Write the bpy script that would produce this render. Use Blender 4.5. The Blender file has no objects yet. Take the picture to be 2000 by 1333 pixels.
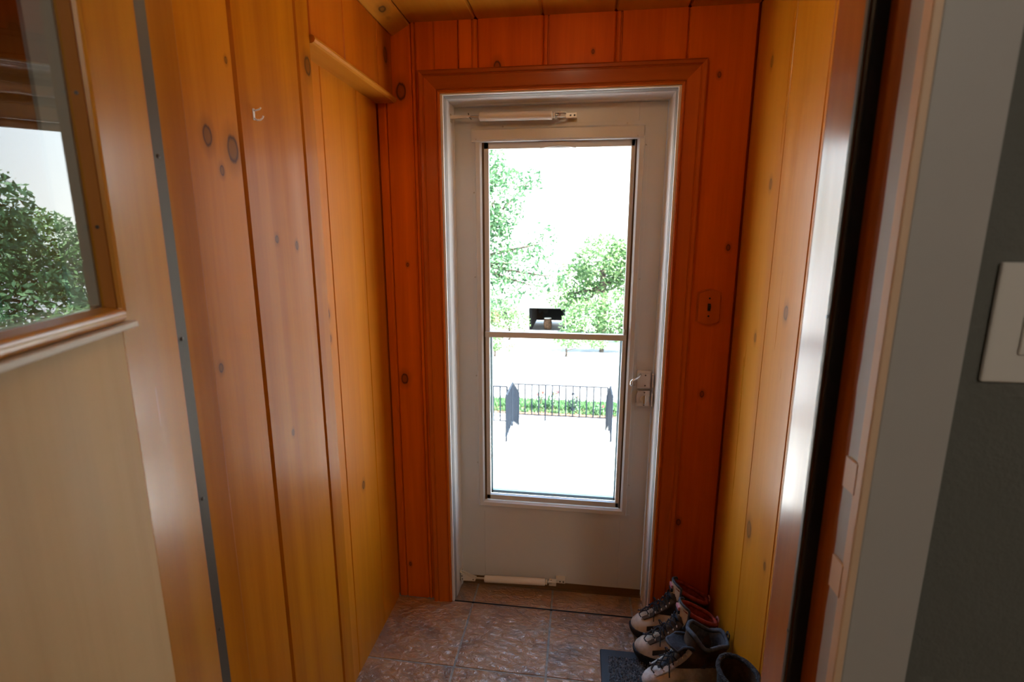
import bpy, math, random
from math import sin, cos, pi, radians
from mathutils import Vector, Matrix

random.seed(7)
SC = bpy.context.scene
COL = SC.collection

# ------------------------------------------------------------------ camera
CAM_POS = Vector((0.0, -1.8947, 1.5475))
YAW, PITCH, ROLL = radians(-7.6766), radians(-11.3908), radians(0.0811)
F = Vector((sin(YAW) * cos(PITCH), cos(YAW) * cos(PITCH), sin(PITCH)))
R0 = Vector((cos(YAW), -sin(YAW), 0))
U0 = R0.cross(F)
RR = cos(ROLL) * R0 + sin(ROLL) * U0
UU = -sin(ROLL) * R0 + cos(ROLL) * U0
cam = bpy.data.cameras.new("camera")
cam.sensor_width = 36.0
cam.lens = 990.1 / 2000 * 36.0
cam.clip_start, cam.clip_end = 0.02, 500
cam.dof.use_dof = True
cam.dof.focus_distance = 1.95
cam.dof.aperture_fstop = 4.5
camo = bpy.data.objects.new("camera", cam)
COL.objects.link(camo)
camo.matrix_world = Matrix(((RR.x, UU.x, -F.x, CAM_POS.x), (RR.y, UU.y, -F.y, CAM_POS.y),
                            (RR.z, UU.z, -F.z, CAM_POS.z), (0, 0, 0, 1)))
SC.camera = camo

# ------------------------------------------------------------------ light and exposure
SC.view_settings.view_transform = 'Standard'
SC.view_settings.look = 'None'
SC.view_settings.exposure = -0.4
SC.view_settings.gamma = 1.0
SC.view_settings.use_curve_mapping = False
SKY_STRENGTH = 9.6
SUN_ENERGY = 95.0
VESTIBULE_LAMP = 38.0
ROOM_FILL = 98.0
world = bpy.data.worlds.new("sky")
SC.world = world
world.use_nodes = True
wn = world.node_tree
bg = wn.nodes["Background"]
tcw = wn.nodes.new("ShaderNodeTexCoord")
sep = wn.nodes.new("ShaderNodeSeparateXYZ")
skyr = wn.nodes.new("ShaderNodeValToRGB")       # hazy summer sky: white at the horizon, pale blue overhead
ce_ = skyr.color_ramp.elements
ce_[0].position, ce_[0].color = 0.0, (1.0, 0.985, 0.96, 1)
ce_[1].position, ce_[1].color = 1.0, (0.34, 0.56, 0.98, 1)
e_ = ce_.new(0.30)
e_.color = (0.70, 0.84, 1.0, 1)
wn.links.new(tcw.outputs["Generated"], sep.inputs[0])
wn.links.new(sep.outputs[2], skyr.inputs[0])
wn.links.new(skyr.outputs[0], bg.inputs[0])
bg.inputs[1].default_value = SKY_STRENGTH
sun = bpy.data.lights.new("sun", 'SUN')
sun.energy = SUN_ENERGY
sun.angle = radians(0.6)
sun.color = (1.0, 0.95, 0.87)
suno = bpy.data.objects.new("sun", sun)
COL.objects.link(suno)
SUN_DIR = Vector((0.55, -0.22, 0.80)).normalized()      # towards the sun: high, behind the house front
suno.rotation_euler = SUN_DIR.to_track_quat('Z', 'Y').to_euler()
suno.location = (6, -4, 14)

# ------------------------------------------------------------------ node helpers
def mat(name):
    m = bpy.data.materials.new(name)
    m.use_nodes = True
    nt = m.node_tree
    return m, nt, nt.nodes["Principled BSDF"]

def N(nt, t, **kw):
    n = nt.nodes.new(t)
    for k, v in kw.items():
        setattr(n, k, v)
    return n

def link(nt, a, b):
    nt.links.new(a, b)

def ramp(nt, fac, stops):
    r = N(nt, "ShaderNodeValToRGB")
    el = r.color_ramp.elements
    while len(el) > 1:
        el.remove(el[-1])
    el[0].position, el[0].color = stops[0][0], (*stops[0][1], 1)
    for p, c in stops[1:]:
        e = el.new(p)
        e.color = (*c, 1)
    link(nt, fac, r.inputs[0])
    return r.outputs[0]

def mixc(nt, fac, a, b, mode='MIX'):
    n = N(nt, "ShaderNodeMix", data_type='RGBA', blend_type=mode)
    for s, v in ((n.inputs[0], fac), (n.inputs[6], a), (n.inputs[7], b)):
        if isinstance(v, (int, float)):
            s.default_value = v
        elif isinstance(v, tuple):
            s.default_value = (*v, 1)
        else:
            link(nt, v, s)
    return n.outputs[2]

def mth(nt, op, a, b=None, c=None):
    n = N(nt, "ShaderNodeMath", operation=op)
    for i, v in enumerate((a, b, c)):
        if v is None:
            continue
        if isinstance(v, (int, float)):
            n.inputs[i].default_value = v
        else:
            link(nt, v, n.inputs[i])
    return n.outputs[0]

def noise(nt, vec, scale, detail=3, rough=0.5, dist=0.0):
    n = N(nt, "ShaderNodeTexNoise")
    n.inputs["Scale"].default_value = scale
    n.inputs["Detail"].default_value = detail
    n.inputs["Roughness"].default_value = rough
    n.inputs["Distortion"].default_value = dist
    if vec is not None:
        link(nt, vec, n.inputs["Vector"])
    return n.outputs["Fac"]

def mapped(nt, scale=(1, 1, 1), src="Object", loc=(0, 0, 0)):
    t = N(nt, "ShaderNodeTexCoord")
    m = N(nt, "ShaderNodeMapping")
    m.inputs["Scale"].default_value = scale
    m.inputs["Location"].default_value = loc
    link(nt, t.outputs[src], m.inputs["Vector"])
    return m.outputs[0]

def bump(nt, bsdf, h, strength, dist=0.002):
    b = N(nt, "ShaderNodeBump")
    b.inputs["Strength"].default_value = strength
    b.inputs["Distance"].default_value = dist
    link(nt, h, b.inputs["Height"])
    link(nt, b.outputs[0], bsdf.inputs["Normal"])

def wood(name, light, dark, axis='Z', rough=0.45, coat=0.05, coat_rough=0.16, knots=(), vary=0.45, spec=0.09):
    m, nt, b = mat(name)
    k = {'Z': (1, 1, 0.045), 'X': (0.045, 1, 1), 'Y': (1, 0.045, 1)}[axis]
    oi = N(nt, "ShaderNodeObjectInfo")
    off = N(nt, "ShaderNodeCombineXYZ")
    rnd = oi.outputs["Random"]
    link(nt, mth(nt, 'MULTIPLY', rnd, 17.0), off.inputs[0])
    link(nt, mth(nt, 'MULTIPLY', rnd, 31.0), off.inputs[1])
    link(nt, mth(nt, 'MULTIPLY', rnd, 7.0), off.inputs[2])
    tc = N(nt, "ShaderNodeTexCoord")
    va = N(nt, "ShaderNodeVectorMath", operation='ADD')
    link(nt, tc.outputs["Object"], va.inputs[0])
    link(nt, off.outputs[0], va.inputs[1])
    mp = N(nt, "ShaderNodeMapping")
    mp.inputs["Scale"].default_value = k
    link(nt, va.outputs[0], mp.inputs[0])
    broad = noise(nt, mp.outputs[0], 9, 2, 0.5, 0.6)
    fine = noise(nt, mp.outputs[0], 95, 3, 0.6, 0.2)
    g = mth(nt, 'ADD', mth(nt, 'MULTIPLY', broad, 0.75), mth(nt, 'MULTIPLY', fine, 0.25))
    c = ramp(nt, g, [(0.30, dark), (0.62, light)])
    tone = ramp(nt, rnd, [(0.0, (0.80, 0.74, 0.66)), (0.5, (1, 1, 1)), (1.0, (1.0, 0.90, 0.80))])
    c = mixc(nt, vary, c, mixc(nt, 1.0, c, tone, 'MULTIPLY'))
    blotch = noise(nt, tc.outputs["Object"], 3.2, 2)
    c = mixc(nt, mth(nt, 'MULTIPLY', blotch, 0.22), c, mixc(nt, 1.0, c, (0.72, 0.55, 0.45), 'MULTIPLY'))
    for (kx, ky, kz, r) in knots:
        s = N(nt, "ShaderNodeVectorMath", operation='SUBTRACT')
        link(nt, tc.outputs["Object"], s.inputs[0])
        s.inputs[1].default_value = (kx, ky, kz)
        q = N(nt, "ShaderNodeVectorMath", operation='MULTIPLY')
        link(nt, s.outputs[0], q.inputs[0])
        el = {'Z': (1, 1, .62), 'X': (.62, 1, 1), 'Y': (1, .62, 1)}[axis]
        q.inputs[1].default_value = tuple(e / r for e in el)
        l = N(nt, "ShaderNodeVectorMath", operation='LENGTH')
        link(nt, q.outputs[0], l.inputs[0])
        d = mth(nt, 'ADD', l.outputs[1], mth(nt, 'MULTIPLY', fine, 0.5))
        f = ramp(nt, d, [(0.0, (.55, .55, .55)), (0.75, (.6, .6, .6)), (1.0, (.95, .95, .95)), (1.25, (.35, .35, .35)), (2.6 / 2.6, (0, 0, 0))])
        # ramps only span 0..1, so scale the distance
        f = ramp(nt, mth(nt, 'MULTIPLY', d, 0.4), [(0.0, (.6, .6, .6)), (0.34, (.62, .62, .62)), (0.44, (.95, .95, .95)), (0.54, (.30, .30, .30)), (1.0, (0, 0, 0))])
        c = mixc(nt, f, c, (0.045, 0.016, 0.004))
    link(nt, c, b.inputs["Base Color"])
    wear = noise(nt, mp.outputs[0], 14, 4, 0.65)
    rr = mth(nt, 'ADD', mth(nt, 'MULTIPLY', wear, 0.30), rough - 0.15)
    link(nt, rr, b.inputs["Roughness"])
    b.inputs["Specular IOR Level"].default_value = spec
    b.inputs["Coat Weight"].default_value = coat
    cr = mth(nt, 'ADD', mth(nt, 'MULTIPLY', wear, 0.22), coat_rough - 0.09)
    link(nt, cr, b.inputs["Coat Roughness"])
    bump(nt, b, g, 0.10, 0.002)
    return m

def paint(name, col, rough=0.5, nz=0.0, nscale=40, spec=0.4, metal=0.0, bumpd=0.0015, mott=0.06):
    m, nt, b = mat(name)
    v = mapped(nt)
    n = noise(nt, v, 6, 3)
    c = mixc(nt, mth(nt, 'MULTIPLY', n, mott * 2), col, tuple(x * 0.6 for x in col))
    link(nt, c, b.inputs["Base Color"])
    b.inputs["Roughness"].default_value = rough
    b.inputs["Specular IOR Level"].default_value = spec
    b.inputs["Metallic"].default_value = metal
    if nz > 0:
        bump(nt, b, noise(nt, v, nscale, 3), nz, bumpd)
    return m

def two_tone(name, a, c2, scale=8, rough=0.7, lo=0.4, hi=0.62, nz=0.2, nscale=200, src="Object", detail=4, spec=0.3, bumpd=0.002):
    m, nt, b = mat(name)
    v = mapped(nt, src=src)
    c = ramp(nt, noise(nt, v, scale, detail, 0.6), [(lo, a), (hi, c2)])
    link(nt, c, b.inputs["Base Color"])
    b.inputs["Roughness"].default_value = rough
    b.inputs["Specular IOR Level"].default_value = spec
    if nz:
        bump(nt, b, noise(nt, v, nscale, 3), nz, bumpd)
    return m

def glass_mat(name, tint=(0.96, 0.985, 0.975)):
    m = bpy.data.materials.new(name)
    m.use_nodes = True
    nt = m.node_tree
    nt.nodes.remove(nt.nodes["Principled BSDF"])
    out = nt.nodes["Material Output"]
    fr = N(nt, "ShaderNodeFresnel")
    fr.inputs[0].default_value = 1.5
    tr = N(nt, "ShaderNodeBsdfTransparent")
    tr.inputs[0].default_value = (*tint, 1)
    gl = N(nt, "ShaderNodeBsdfGlossy")
    gl.inputs["Roughness"].default_value = 0.0
    mx = N(nt, "ShaderNodeMixShader")
    # both faces of the pane reflect: 2F/(1+F), taken once at the face the ray meets first
    ge = N(nt, "ShaderNodeNewGeometry")
    f1 = fr.outputs[0]
    f2 = mth(nt, 'DIVIDE', mth(nt, 'MULTIPLY', f1, 2.0), mth(nt, 'ADD', f1, 1.0))
    link(nt, mth(nt, 'MULTIPLY', f2, mth(nt, 'SUBTRACT', 1.0, ge.outputs["Backfacing"])), mx.inputs[0])
    link(nt, tr.outputs[0], mx.inputs[1])
    link(nt, gl.outputs[0], mx.inputs[2])
    link(nt, mx.outputs[0], out.inputs[0])
    return m

def emit_mat(name, col, strength):
    m = bpy.data.materials.new(name)
    m.use_nodes = True
    nt = m.node_tree
    nt.nodes.remove(nt.nodes["Principled BSDF"])
    e = N(nt, "ShaderNodeEmission")
    e.inputs[0].default_value = (*col, 1)
    e.inputs[1].default_value = strength
    link(nt, e.outputs[0], nt.nodes["Material Output"].inputs[0])
    return m

def leaf_mat(name, a, b_, c_):
    m, nt, b = mat(name)
    g = N(nt, "ShaderNodeNewGeometry")
    c = ramp(nt, g.outputs["Random Per Island"], [(0, a), (0.5, b_), (1, c_)])
    link(nt, c, b.inputs["Base Color"])
    b.inputs["Roughness"].default_value = 0.6
    tl = N(nt, "ShaderNodeBsdfTranslucent")
    link(nt, c, tl.inputs[0])
    mx = N(nt, "ShaderNodeMixShader")
    mx.inputs[0].default_value = 0.3
    out = nt.nodes["Material Output"]
    link(nt, b.outputs[0], mx.inputs[1])
    link(nt, tl.outputs[0], mx.inputs[2])
    link(nt, mx.outputs[0], out.inputs[0])
    return m

# ------------------------------------------------------------------ materials
PINE_L, PINE_D = (0.46, 0.158, 0.003), (0.32, 0.090, 0.001)
KN_LEFT = [(-.69, -.987, 1.734, .012), (-.69, -.919, 1.721, .017), (-.69, -.957, 1.676, .006), (-.69, -.796, 1.546, .006),
           (-.69, -.715, 1.531, .006), (-.69, -.913, 1.885, .004), (-.755, -.293, .677, .010), (-.755, -.465, 1.324, .012),
           (-.755, -.46, 1.247, .008), (-.69, -.80, 1.08, .005), (-.69, -.06, 2.17, .016), (-.69, -.60, 1.97, .014),
           (-.69, -1.02, 1.30, .006)]
KN_RIGHT = [(.55, -.455, 1.353, .013), (.55, -.352, .646, .018), (.55, -.241, 1.708, .010), (.55, -.238, 1.243, .009), (.55, -.151, 2.07, .010),
            (.55, -.50, .62, .008)]
KN_BACK = [(-.660, 0, 2.068, .019), (-.309, 0, 2.135, .013), (-.690, 0, .995, .014), (.436, 0, 2.082, .006), (.51, 0, 1.519, .007),
           (.46, 0, .98, .008), (.02, 0, 2.17, .005), (-.70, 0, .16, .006), (.41, 0, .45, .009), (-.66, 0, 1.45, .005)]
M = {}
M['pine_left'] = wood("varnished_pine_left", PINE_L, PINE_D, knots=KN_LEFT)
M['pine_alcove'] = wood("varnished_pine_alcove", (0.62, 0.215, 0.006), (0.48, 0.140, 0.002), knots=KN_LEFT, coat=0.10, spec=0.2)  # same pine, lightened: brighter light in the recess put into the colour
M['pine_recess'] = wood("varnished_pine_recess", (0.50, 0.130, 0.002), (0.36, 0.076, 0.001), knots=KN_LEFT, coat=0.10, spec=0.18)  # same pine, reddened: warmer light on the upper planks put into the colour
M['pine_right'] = wood("varnished_pine_right", (0.54, 0.225, 0.010), (0.43, 0.155, 0.005), knots=KN_RIGHT, coat=1.0, coat_rough=0.29)
M['pine_back'] = wood("varnished_pine_back", (0.70, 0.142, 0.001), (0.50, 0.083, 0.001), knots=KN_BACK, coat=0.04, spec=0.12)  # same pine, reddened: warm interior bounce light put into the colour
M['pine_trim'] = wood("varnished_pine_trim", (0.54, 0.125, 0.004), (0.40, 0.076, 0.002), coat=0.16, coat_rough=0.14, spec=0.15)
M['pine_trim_x'] = wood("varnished_pine_trim_across", (0.42, 0.100, 0.006), (0.31, 0.062, 0.003), axis='X', coat=0.5)
M['pine_ceiling'] = wood("varnished_pine_ceiling", (0.54, 0.225, 0.022), (0.44, 0.16, 0.012), axis='Y', knots=[(-.655, -.17, 2.274, .014), (-.66, -.11, 2.272, .006)])
M['jamb_wood'] = wood("glossy_jamb_wood", (0.42, 0.14, 0.020), (0.30, 0.09, 0.010), coat=1.0, coat_rough=0.16, rough=0.42)
M['raw_wood'] = wood("bare_orange_wood", (0.42, 0.13, 0.014), (0.20, 0.05, 0.006), coat=0.0, rough=0.6)
M['door_wood'] = wood("door_stile_wood", (0.50, 0.210, 0.010), (0.41, 0.150, 0.006), coat=1.0, coat_rough=0.20, vary=0.0)
M['door_ply'] = wood("door_plywood", (0.60, 0.425, 0.225), (0.51, 0.350, 0.175), coat=0.0, coat_rough=0.3, rough=0.5, vary=0.0)  # tan plywood, base greyed further to carry the daylight glare
M['door_stop'] = wood("door_glass_stop_wood", (0.42, 0.17, 0.035), (0.33, 0.11, 0.02), coat=0.5)
M['door_ledge'] = paint("worn_pale_ledge", (0.62, 0.55, 0.46), 0.4)
M['storm'] = paint("cream_enamel_metal", (0.63, 0.645, 0.65), 0.34, nz=0.03, nscale=90, spec=0.5)
M['alu'] = paint("white_enamel_aluminium", (0.80, 0.80, 0.80), 0.28, spec=0.6)
M['gasket'] = paint("grey_vinyl_gasket", (0.34, 0.33, 0.32), 0.5)
M['glazing'] = paint("shaded_blue_grey_glazing", (0.30, 0.40, 0.44), 0.5)  # white outer frame; its bluish shade is put into the colour
M['sweep'] = paint("brown_sweep", (0.16, 0.085, 0.03), 0.5)
M['closer'] = paint("cream_closer_enamel", (0.72, 0.66, 0.58), 0.25, spec=0.6)
M['steel'] = paint("dull_steel", (0.55, 0.53, 0.50), 0.32, metal=1.0)
M['chrome'] = paint("chrome", (0.80, 0.82, 0.83), 0.12, metal=1.0)
M['nickel'] = paint("satin_nickel", (0.66, 0.61, 0.56), 0.34, metal=0.25)
M['strip_metal'] = paint("grey_zinc_strip", (0.11, 0.10, 0.085), 0.5, metal=0.5)
M['screw'] = paint("dark_screw", (0.10, 0.09, 0.08), 0.4, metal=0.6)
M['rubber'] = paint("black_rubber", (0.008, 0.009, 0.010), 0.6)
M['grey_trim'] = paint("grey_trim_paint", (0.40, 0.385, 0.37), 0.45, nz=0.05, nscale=60)
M['beige_edge'] = paint("beige_primer_edge", (0.66, 0.46, 0.31), 0.5)
M['wall_paint'] = paint("dark_grey_wall_paint", (0.115, 0.118, 0.105), 0.75, nz=0.5, nscale=130, bumpd=0.004)
M['room_paint'] = paint("room_paint", (0.30, 0.30, 0.28), 0.8)
M['plate'] = paint("light_plastic_plate", (0.62, 0.60, 0.57), 0.35)
M['plate_wood'] = wood("wood_plate", (0.54, 0.125, 0.004), (0.42, 0.082, 0.002), coat=0.05, spec=0.12)
M['black'] = paint("black_plastic", (0.006, 0.006, 0.006), 0.4)
M['glass'] = glass_mat("window_glass")
M['room_floor'] = wood("room_floor_wood", (0.30, 0.16, 0.07), (0.2, 0.1, 0.04), axis='Y')

def tile_mat():
    m, nt, b = mat("terracotta_slate_tile")
    oi = N(nt, "ShaderNodeObjectInfo")
    tc = N(nt, "ShaderNodeTexCoord")
    off = N(nt, "ShaderNodeCombineXYZ")
    for i, k in enumerate((23.0, 41.0, 5.0)):
        link(nt, mth(nt, 'MULTIPLY', oi.outputs["Random"], k), off.inputs[i])
    va = N(nt, "ShaderNodeVectorMath", operation='ADD')
    link(nt, tc.outputs["Object"], va.inputs[0])
    link(nt, off.outputs[0], va.inputs[1])
    n1 = noise(nt, va.outputs[0], 5.5, 5, 0.62, 0.5)
    n2 = noise(nt, va.outputs[0], 26, 5, 0.65)
    c = ramp(nt, n1, [(0.34, (0.15, 0.080, 0.042)), (0.45, (0.31, 0.130, 0.034)), (0.55, (0.42, 0.185, 0.045)), (0.68, (0.34, 0.215, 0.125))])
    c = mixc(nt, mth(nt, 'MULTIPLY', n2, 0.35), c, (0.40, 0.28, 0.20))
    link(nt, c, b.inputs["Base Color"])
    b.inputs["Roughness"].default_value = 0.36
    b.inputs["Specular IOR Level"].default_value = 1.0
    b.inputs["Coat Weight"].default_value = 1.0
    b.inputs["Coat Roughness"].default_value = 0.19
    b.inputs["Coat IOR"].default_value = 1.9
    mp = N(nt, "ShaderNodeMapping")
    mp.inputs["Scale"].default_value = (1.0, 1.6, 1.0)
    mp.inputs["Rotation"].default_value = (0, 0, 0.5)
    link(nt, va.outputs[0], mp.inputs[0])
    h = mth(nt, 'ADD', noise(nt, mp.outputs[0], 30, 5, 0.6, 0.9), mth(nt, 'MULTIPLY', n1, 1.2))
    bump(nt, b, h, 1.0, 0.016)
    link(nt, b.inputs["Normal"].links[0].from_socket, b.inputs["Coat Normal"])
    return m
M['tile'] = tile_mat()
M['grout'] = two_tone("grey_grout", (0.24, 0.22, 0.19), (0.33, 0.31, 0.28), 60, 0.85)
# boots
M['suede'] = two_tone("beige_suede", (0.26, 0.19, 0.125), (0.66, 0.57, 0.47), 14, 0.85, 0.32, 0.6, 0.35, 320)
M['leather'] = two_tone("brown_leather", (0.030, 0.018, 0.011), (0.085, 0.052, 0.032), 18, 0.6, nz=0.25, nscale=260)
M['grey_suede'] = two_tone("grey_suede", (0.32, 0.29, 0.27), (0.62, 0.58, 0.55), 16, 0.85, nz=0.35, nscale=320)
M['navy'] = two_tone("navy_mesh", (0.016, 0.020, 0.030), (0.034, 0.040, 0.056), 120, 0.75, nz=0.3, nscale=500)
M['bluegrey'] = two_tone("blue_grey_lining", (0.050, 0.062, 0.085), (0.085, 0.10, 0.13), 90, 0.9)
M['red'] = two_tone("red_lining", (0.20, 0.024, 0.014), (0.33, 0.045, 0.026), 60, 0.85)
M['pink'] = paint("pink_tag", (0.50, 0.20, 0.24), 0.7)
M['sole'] = two_tone("black_rubber_sole", (0.012, 0.013, 0.016), (0.03, 0.032, 0.038), 60, 0.7)
M['lace'] = two_tone("dark_lace", (0.010, 0.012, 0.020), (0.04, 0.045, 0.06), 300, 0.85)
M['stitch'] = paint("stitching", (0.10, 0.075, 0.05), 0.8)
M['fleece'] = two_tone("dark_fleece", (0.014, 0.015, 0.020), (0.045, 0.048, 0.060), 150, 0.95, nz=0.9, nscale=240, bumpd=0.006)
M['brown_lining'] = two_tone("brown_lining", (0.045, 0.026, 0.016), (0.075, 0.046, 0.03), 50, 0.9)
M['mat_rubber'] = paint("mat_rubber", (0.030, 0.035, 0.044), 0.55, nz=0.2, nscale=150)
M['mat_pile'] = two_tone("mat_pile", (0.022, 0.025, 0.033), (0.36, 0.38, 0.44), 130, 0.9, 0.42, 0.62, 0)  # pale blue-grey tone paints highlights onto the dark loops
M['crumb'] = paint("white_crumb", (0.85, 0.85, 0.85), 0.5)
# outside
M['concrete'] = two_tone("sunlit_concrete", (0.42, 0.40, 0.37), (0.50, 0.48, 0.45), 3, 0.85)
M['asphalt'] = two_tone("pale_road", (0.28, 0.275, 0.27), (0.34, 0.335, 0.33), 2, 0.9)
M['soil'] = two_tone("mulch", (0.05, 0.03, 0.02), (0.16, 0.10, 0.07), 20, 0.95)
M['iron'] = paint("blue_black_iron", (0.009, 0.014, 0.023), 0.6, spec=0.12)
M['stucco'] = paint("pale_stucco", (0.66, 0.64, 0.60), 0.9)
M['shingle'] = two_tone("pale_shingle", (0.44, 0.42, 0.40), (0.54, 0.52, 0.50), 5, 0.9)
M['dark_in'] = paint("dark_interior", (0.006, 0.007, 0.010), 0.9)
M['barrel'] = two_tone("brown_barrel", (0.05, 0.025, 0.012), (0.12, 0.06, 0.03), 6, 0.8)
M['brick'] = two_tone("red_brick_wall", (0.30, 0.12, 0.09), (0.42, 0.20, 0.15), 12, 0.9)
M['bark'] = two_tone("bark", (0.06, 0.045, 0.035), (0.13, 0.10, 0.08), 10, 0.9)
M['leaf_a'] = leaf_mat("leaf_mid", (0.031, 0.093, 0.043), (0.068, 0.167, 0.074), (0.136, 0.260, 0.112))
M['leaf_b'] = leaf_mat("leaf_bright", (0.050, 0.124, 0.037), (0.112, 0.223, 0.081), (0.211, 0.310, 0.136))
M['leaf_c'] = leaf_mat("leaf_grass", (0.043, 0.124, 0.050), (0.081, 0.186, 0.068), (0.136, 0.248, 0.099))
M['petal'] = leaf_mat("rose_petal", (0.279, 0.019, 0.037), (0.372, 0.031, 0.037), (0.434, 0.062, 0.074))

# ------------------------------------------------------------------ mesh helpers
class MB:
    def __init__(s):
        s.v, s.f = [], []
    def add(s, vs, fs):
        o = len(s.v)
        s.v += [tuple(x) for x in vs]
        s.f += [tuple(i + o for i in f) for f in fs]
        return s
    def box(s, x0, x1, y0, y1, z0, z1, c=0.0):
        if c <= 0:
            vs = [(x, y, z) for z in (z0, z1) for y in (y0, y1) for x in (x0, x1)]
            return s.add(vs, [(0, 2, 3, 1), (4, 5, 7, 6), (0, 1, 5, 4), (2, 6, 7, 3), (0, 4, 6, 2), (1, 3, 7, 5)])
        import bmesh
        bm = bmesh.new()
        bmesh.ops.create_cube(bm, size=1.0)
        for v in bm.verts:
            v.co = Vector(((x0 + x1) / 2 + v.co.x * (x1 - x0), (y0 + y1) / 2 + v.co.y * (y1 - y0), (z0 + z1) / 2 + v.co.z * (z1 - z0)))
        bmesh.ops.bevel(bm, geom=bm.edges[:], offset=c, segments=2, profile=0.5, affect='EDGES')
        bm.verts.index_update()
        s.add([v.co[:] for v in bm.verts], [[v.index for v in f.verts] for f in bm.faces])
        bm.free()
        return s
    def prism(s, poly, axis, a, b):
        """poly: 2-D outline; axis 'Z': (x,y), 'Y': (x,z), 'X': (y,z)"""
        n = len(poly)
        def P(p, t):
            return {'Z': (p[0], p[1], t), 'Y': (p[0], t, p[1]), 'X': (t, p[0], p[1])}[axis]
        vs = [P(p, a) for p in poly] + [P(p, b) for p in poly]
        fs = [(i, (i + 1) % n, n + (i + 1) % n, n + i) for i in range(n)] + [tuple(range(n - 1, -1, -1)), tuple(range(n, 2 * n))]
        return s.add(vs, fs)
    def tube(s, pts, r, n=8, closed=False):
        pts = [Vector(p) for p in pts]
        rs = r if isinstance(r, (list, tuple)) else [r] * len(pts)
        vs, fs = [], []
        prev = None
        L = len(pts)
        for i, p in enumerate(pts):
            if closed:
                t = pts[(i + 1) % L] - pts[i - 1]
            else:
                t = pts[min(i + 1, L - 1)] - pts[max(i - 1, 0)]
            if t.length < 1e-9:
                t = Vector((0, 0, 1))
            t.normalize()
            if prev is None:
                a = t.orthogonal().normalized()
            else:
                a = prev - t * prev.dot(t)
                a = a.normalized() if a.length > 1e-6 else t.orthogonal().normalized()
            prev = a
            b = t.cross(a)
            vs += [p + rs[i] * (cos(2 * pi * k / n) * a + sin(2 * pi * k / n) * b) for k in range(n)]
        m = L if closed else L - 1
        for i in range(m):
            j = (i + 1) % L
            for k in range(n):
                fs.append((i * n + k, i * n + (k + 1) % n, j * n + (k + 1) % n, j * n + k))
        if not closed:
            fs += [tuple(range(n - 1, -1, -1)), tuple(range((L - 1) * n, L * n))]
        return s.add(vs, fs)
    def lathe(s, prof, o, axis='Z', n=20):
        """prof: (r, t) along the axis"""
        vs, fs = [], []
        o = Vector(o)
        for r, t in prof:
            for k in range(n):
                a = 2 * pi * k / n
                d = {'Z': (r * cos(a), r * sin(a), t), 'X': (t, r * cos(a), r * sin(a)), 'Y': (r * cos(a), t, r * sin(a))}[axis]
                vs.append(o + Vector(d))
        m = len(prof)
        for i in range(m - 1):
            for k in range(n):
                fs.append((i * n + k, i * n + (k + 1) % n, (i + 1) * n + (k + 1) % n, (i + 1) * n + k))
        fs += [tuple(range(n - 1, -1, -1)), tuple(range((m - 1) * n, m * n))]
        return s.add(vs, fs)
    def rings(s, rings, cap0=True, cap1=True):
        n = len(rings[0])
        vs = [p for r in rings for p in r]
        fs = []
        for i in range(len(rings) - 1):
            for k in range(n):
                fs.append((i * n + k, i * n + (k + 1) % n, (i + 1) * n + (k + 1) % n, (i + 1) * n + k))
        if cap0:
            fs.append(tuple(range(n - 1, -1, -1)))
        if cap1:
            fs.append(tuple(range((len(rings) - 1) * n, len(rings) * n)))
        return s.add(vs, fs)
    def grid(s, rows):
        n = len(rows[0])
        vs = [p for r in rows for p in r]
        fs = [(i * n + k, i * n + k + 1, (i + 1) * n + k + 1, (i + 1) * n + k) for i in range(len(rows) - 1) for k in range(n - 1)]
        return s.add(vs, fs)
    def build(s, name, m, parent=None, smooth=False, fix=True, **props):
        me = bpy.data.meshes.new(name)
        me.from_pydata(s.v, [], s.f)
        if fix:
            import bmesh
            bm = bmesh.new()
            bm.from_mesh(me)
            bmesh.ops.recalc_face_normals(bm, faces=bm.faces[:])
            bm.to_mesh(me)
            bm.free()
        me.materials.append(M[m])
        if smooth:
            me.polygons.foreach_set("use_smooth", [True] * len(me.polygons))
        me.update()
        o = bpy.data.objects.new(name, me)
        COL.objects.link(o)
        if parent:
            o.parent = parent
        for k, v in props.items():
            o[k] = v
        return o

def empty(name, loc=(0, 0, 0), rz=0.0, label=None, cat=None, group=None, kind=None):
    o = bpy.data.objects.new(name, None)
    o.empty_display_size = 0.05
    COL.objects.link(o)
    o.location = loc
    o.rotation_euler = (0, 0, rz)
    return tag(o, label, cat, group, kind)

def tag(o, label=None, cat=None, group=None, kind=None):
    for k, v in (('label', label), ('category', cat), ('group', group), ('kind', kind)):
        if v:
            o[k] = v
    return o

def smooth_angle(o, deg=35):
    me = o.data
    me.polygons.foreach_set("use_smooth", [True] * len(me.polygons))
    try:
        me.set_sharp_from_angle(angle=radians(deg))
    except Exception:
        pass
    return o

# ------------------------------------------------------------------ room dimensions (metres)
XL, XU, XR = -0.755, -0.690, 0.550      # recessed left wall, proud left wall, right wall
ZC = 2.29                              # vestibule ceiling
ZS = 2.03                              # head of the recess
T = 0.018                              # plank thickness
CH = 0.006                             # plank chamfer

def plank_profile(a, b, bead=None, c=CH):
    """outline in (along, depth); depth 0 is the face, positive goes into the wall"""
    p = [(a + 0.0006, T), (a + 0.0006, c), (a + c, 0)]
    if bead == 'start':
        p += [(a + 0.014, 0), (a + 0.0155, 0.008), (a + 0.0195, 0.008), (a + 0.021, 0)]
    if bead == 'end':
        p += [(b - 0.021, 0), (b - 0.0195, 0.008), (b - 0.0155, 0.008), (b - 0.014, 0)]
    p += [(b - c, 0), (b - 0.0006, c), (b - 0.0006, T)]
    return p

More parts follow.
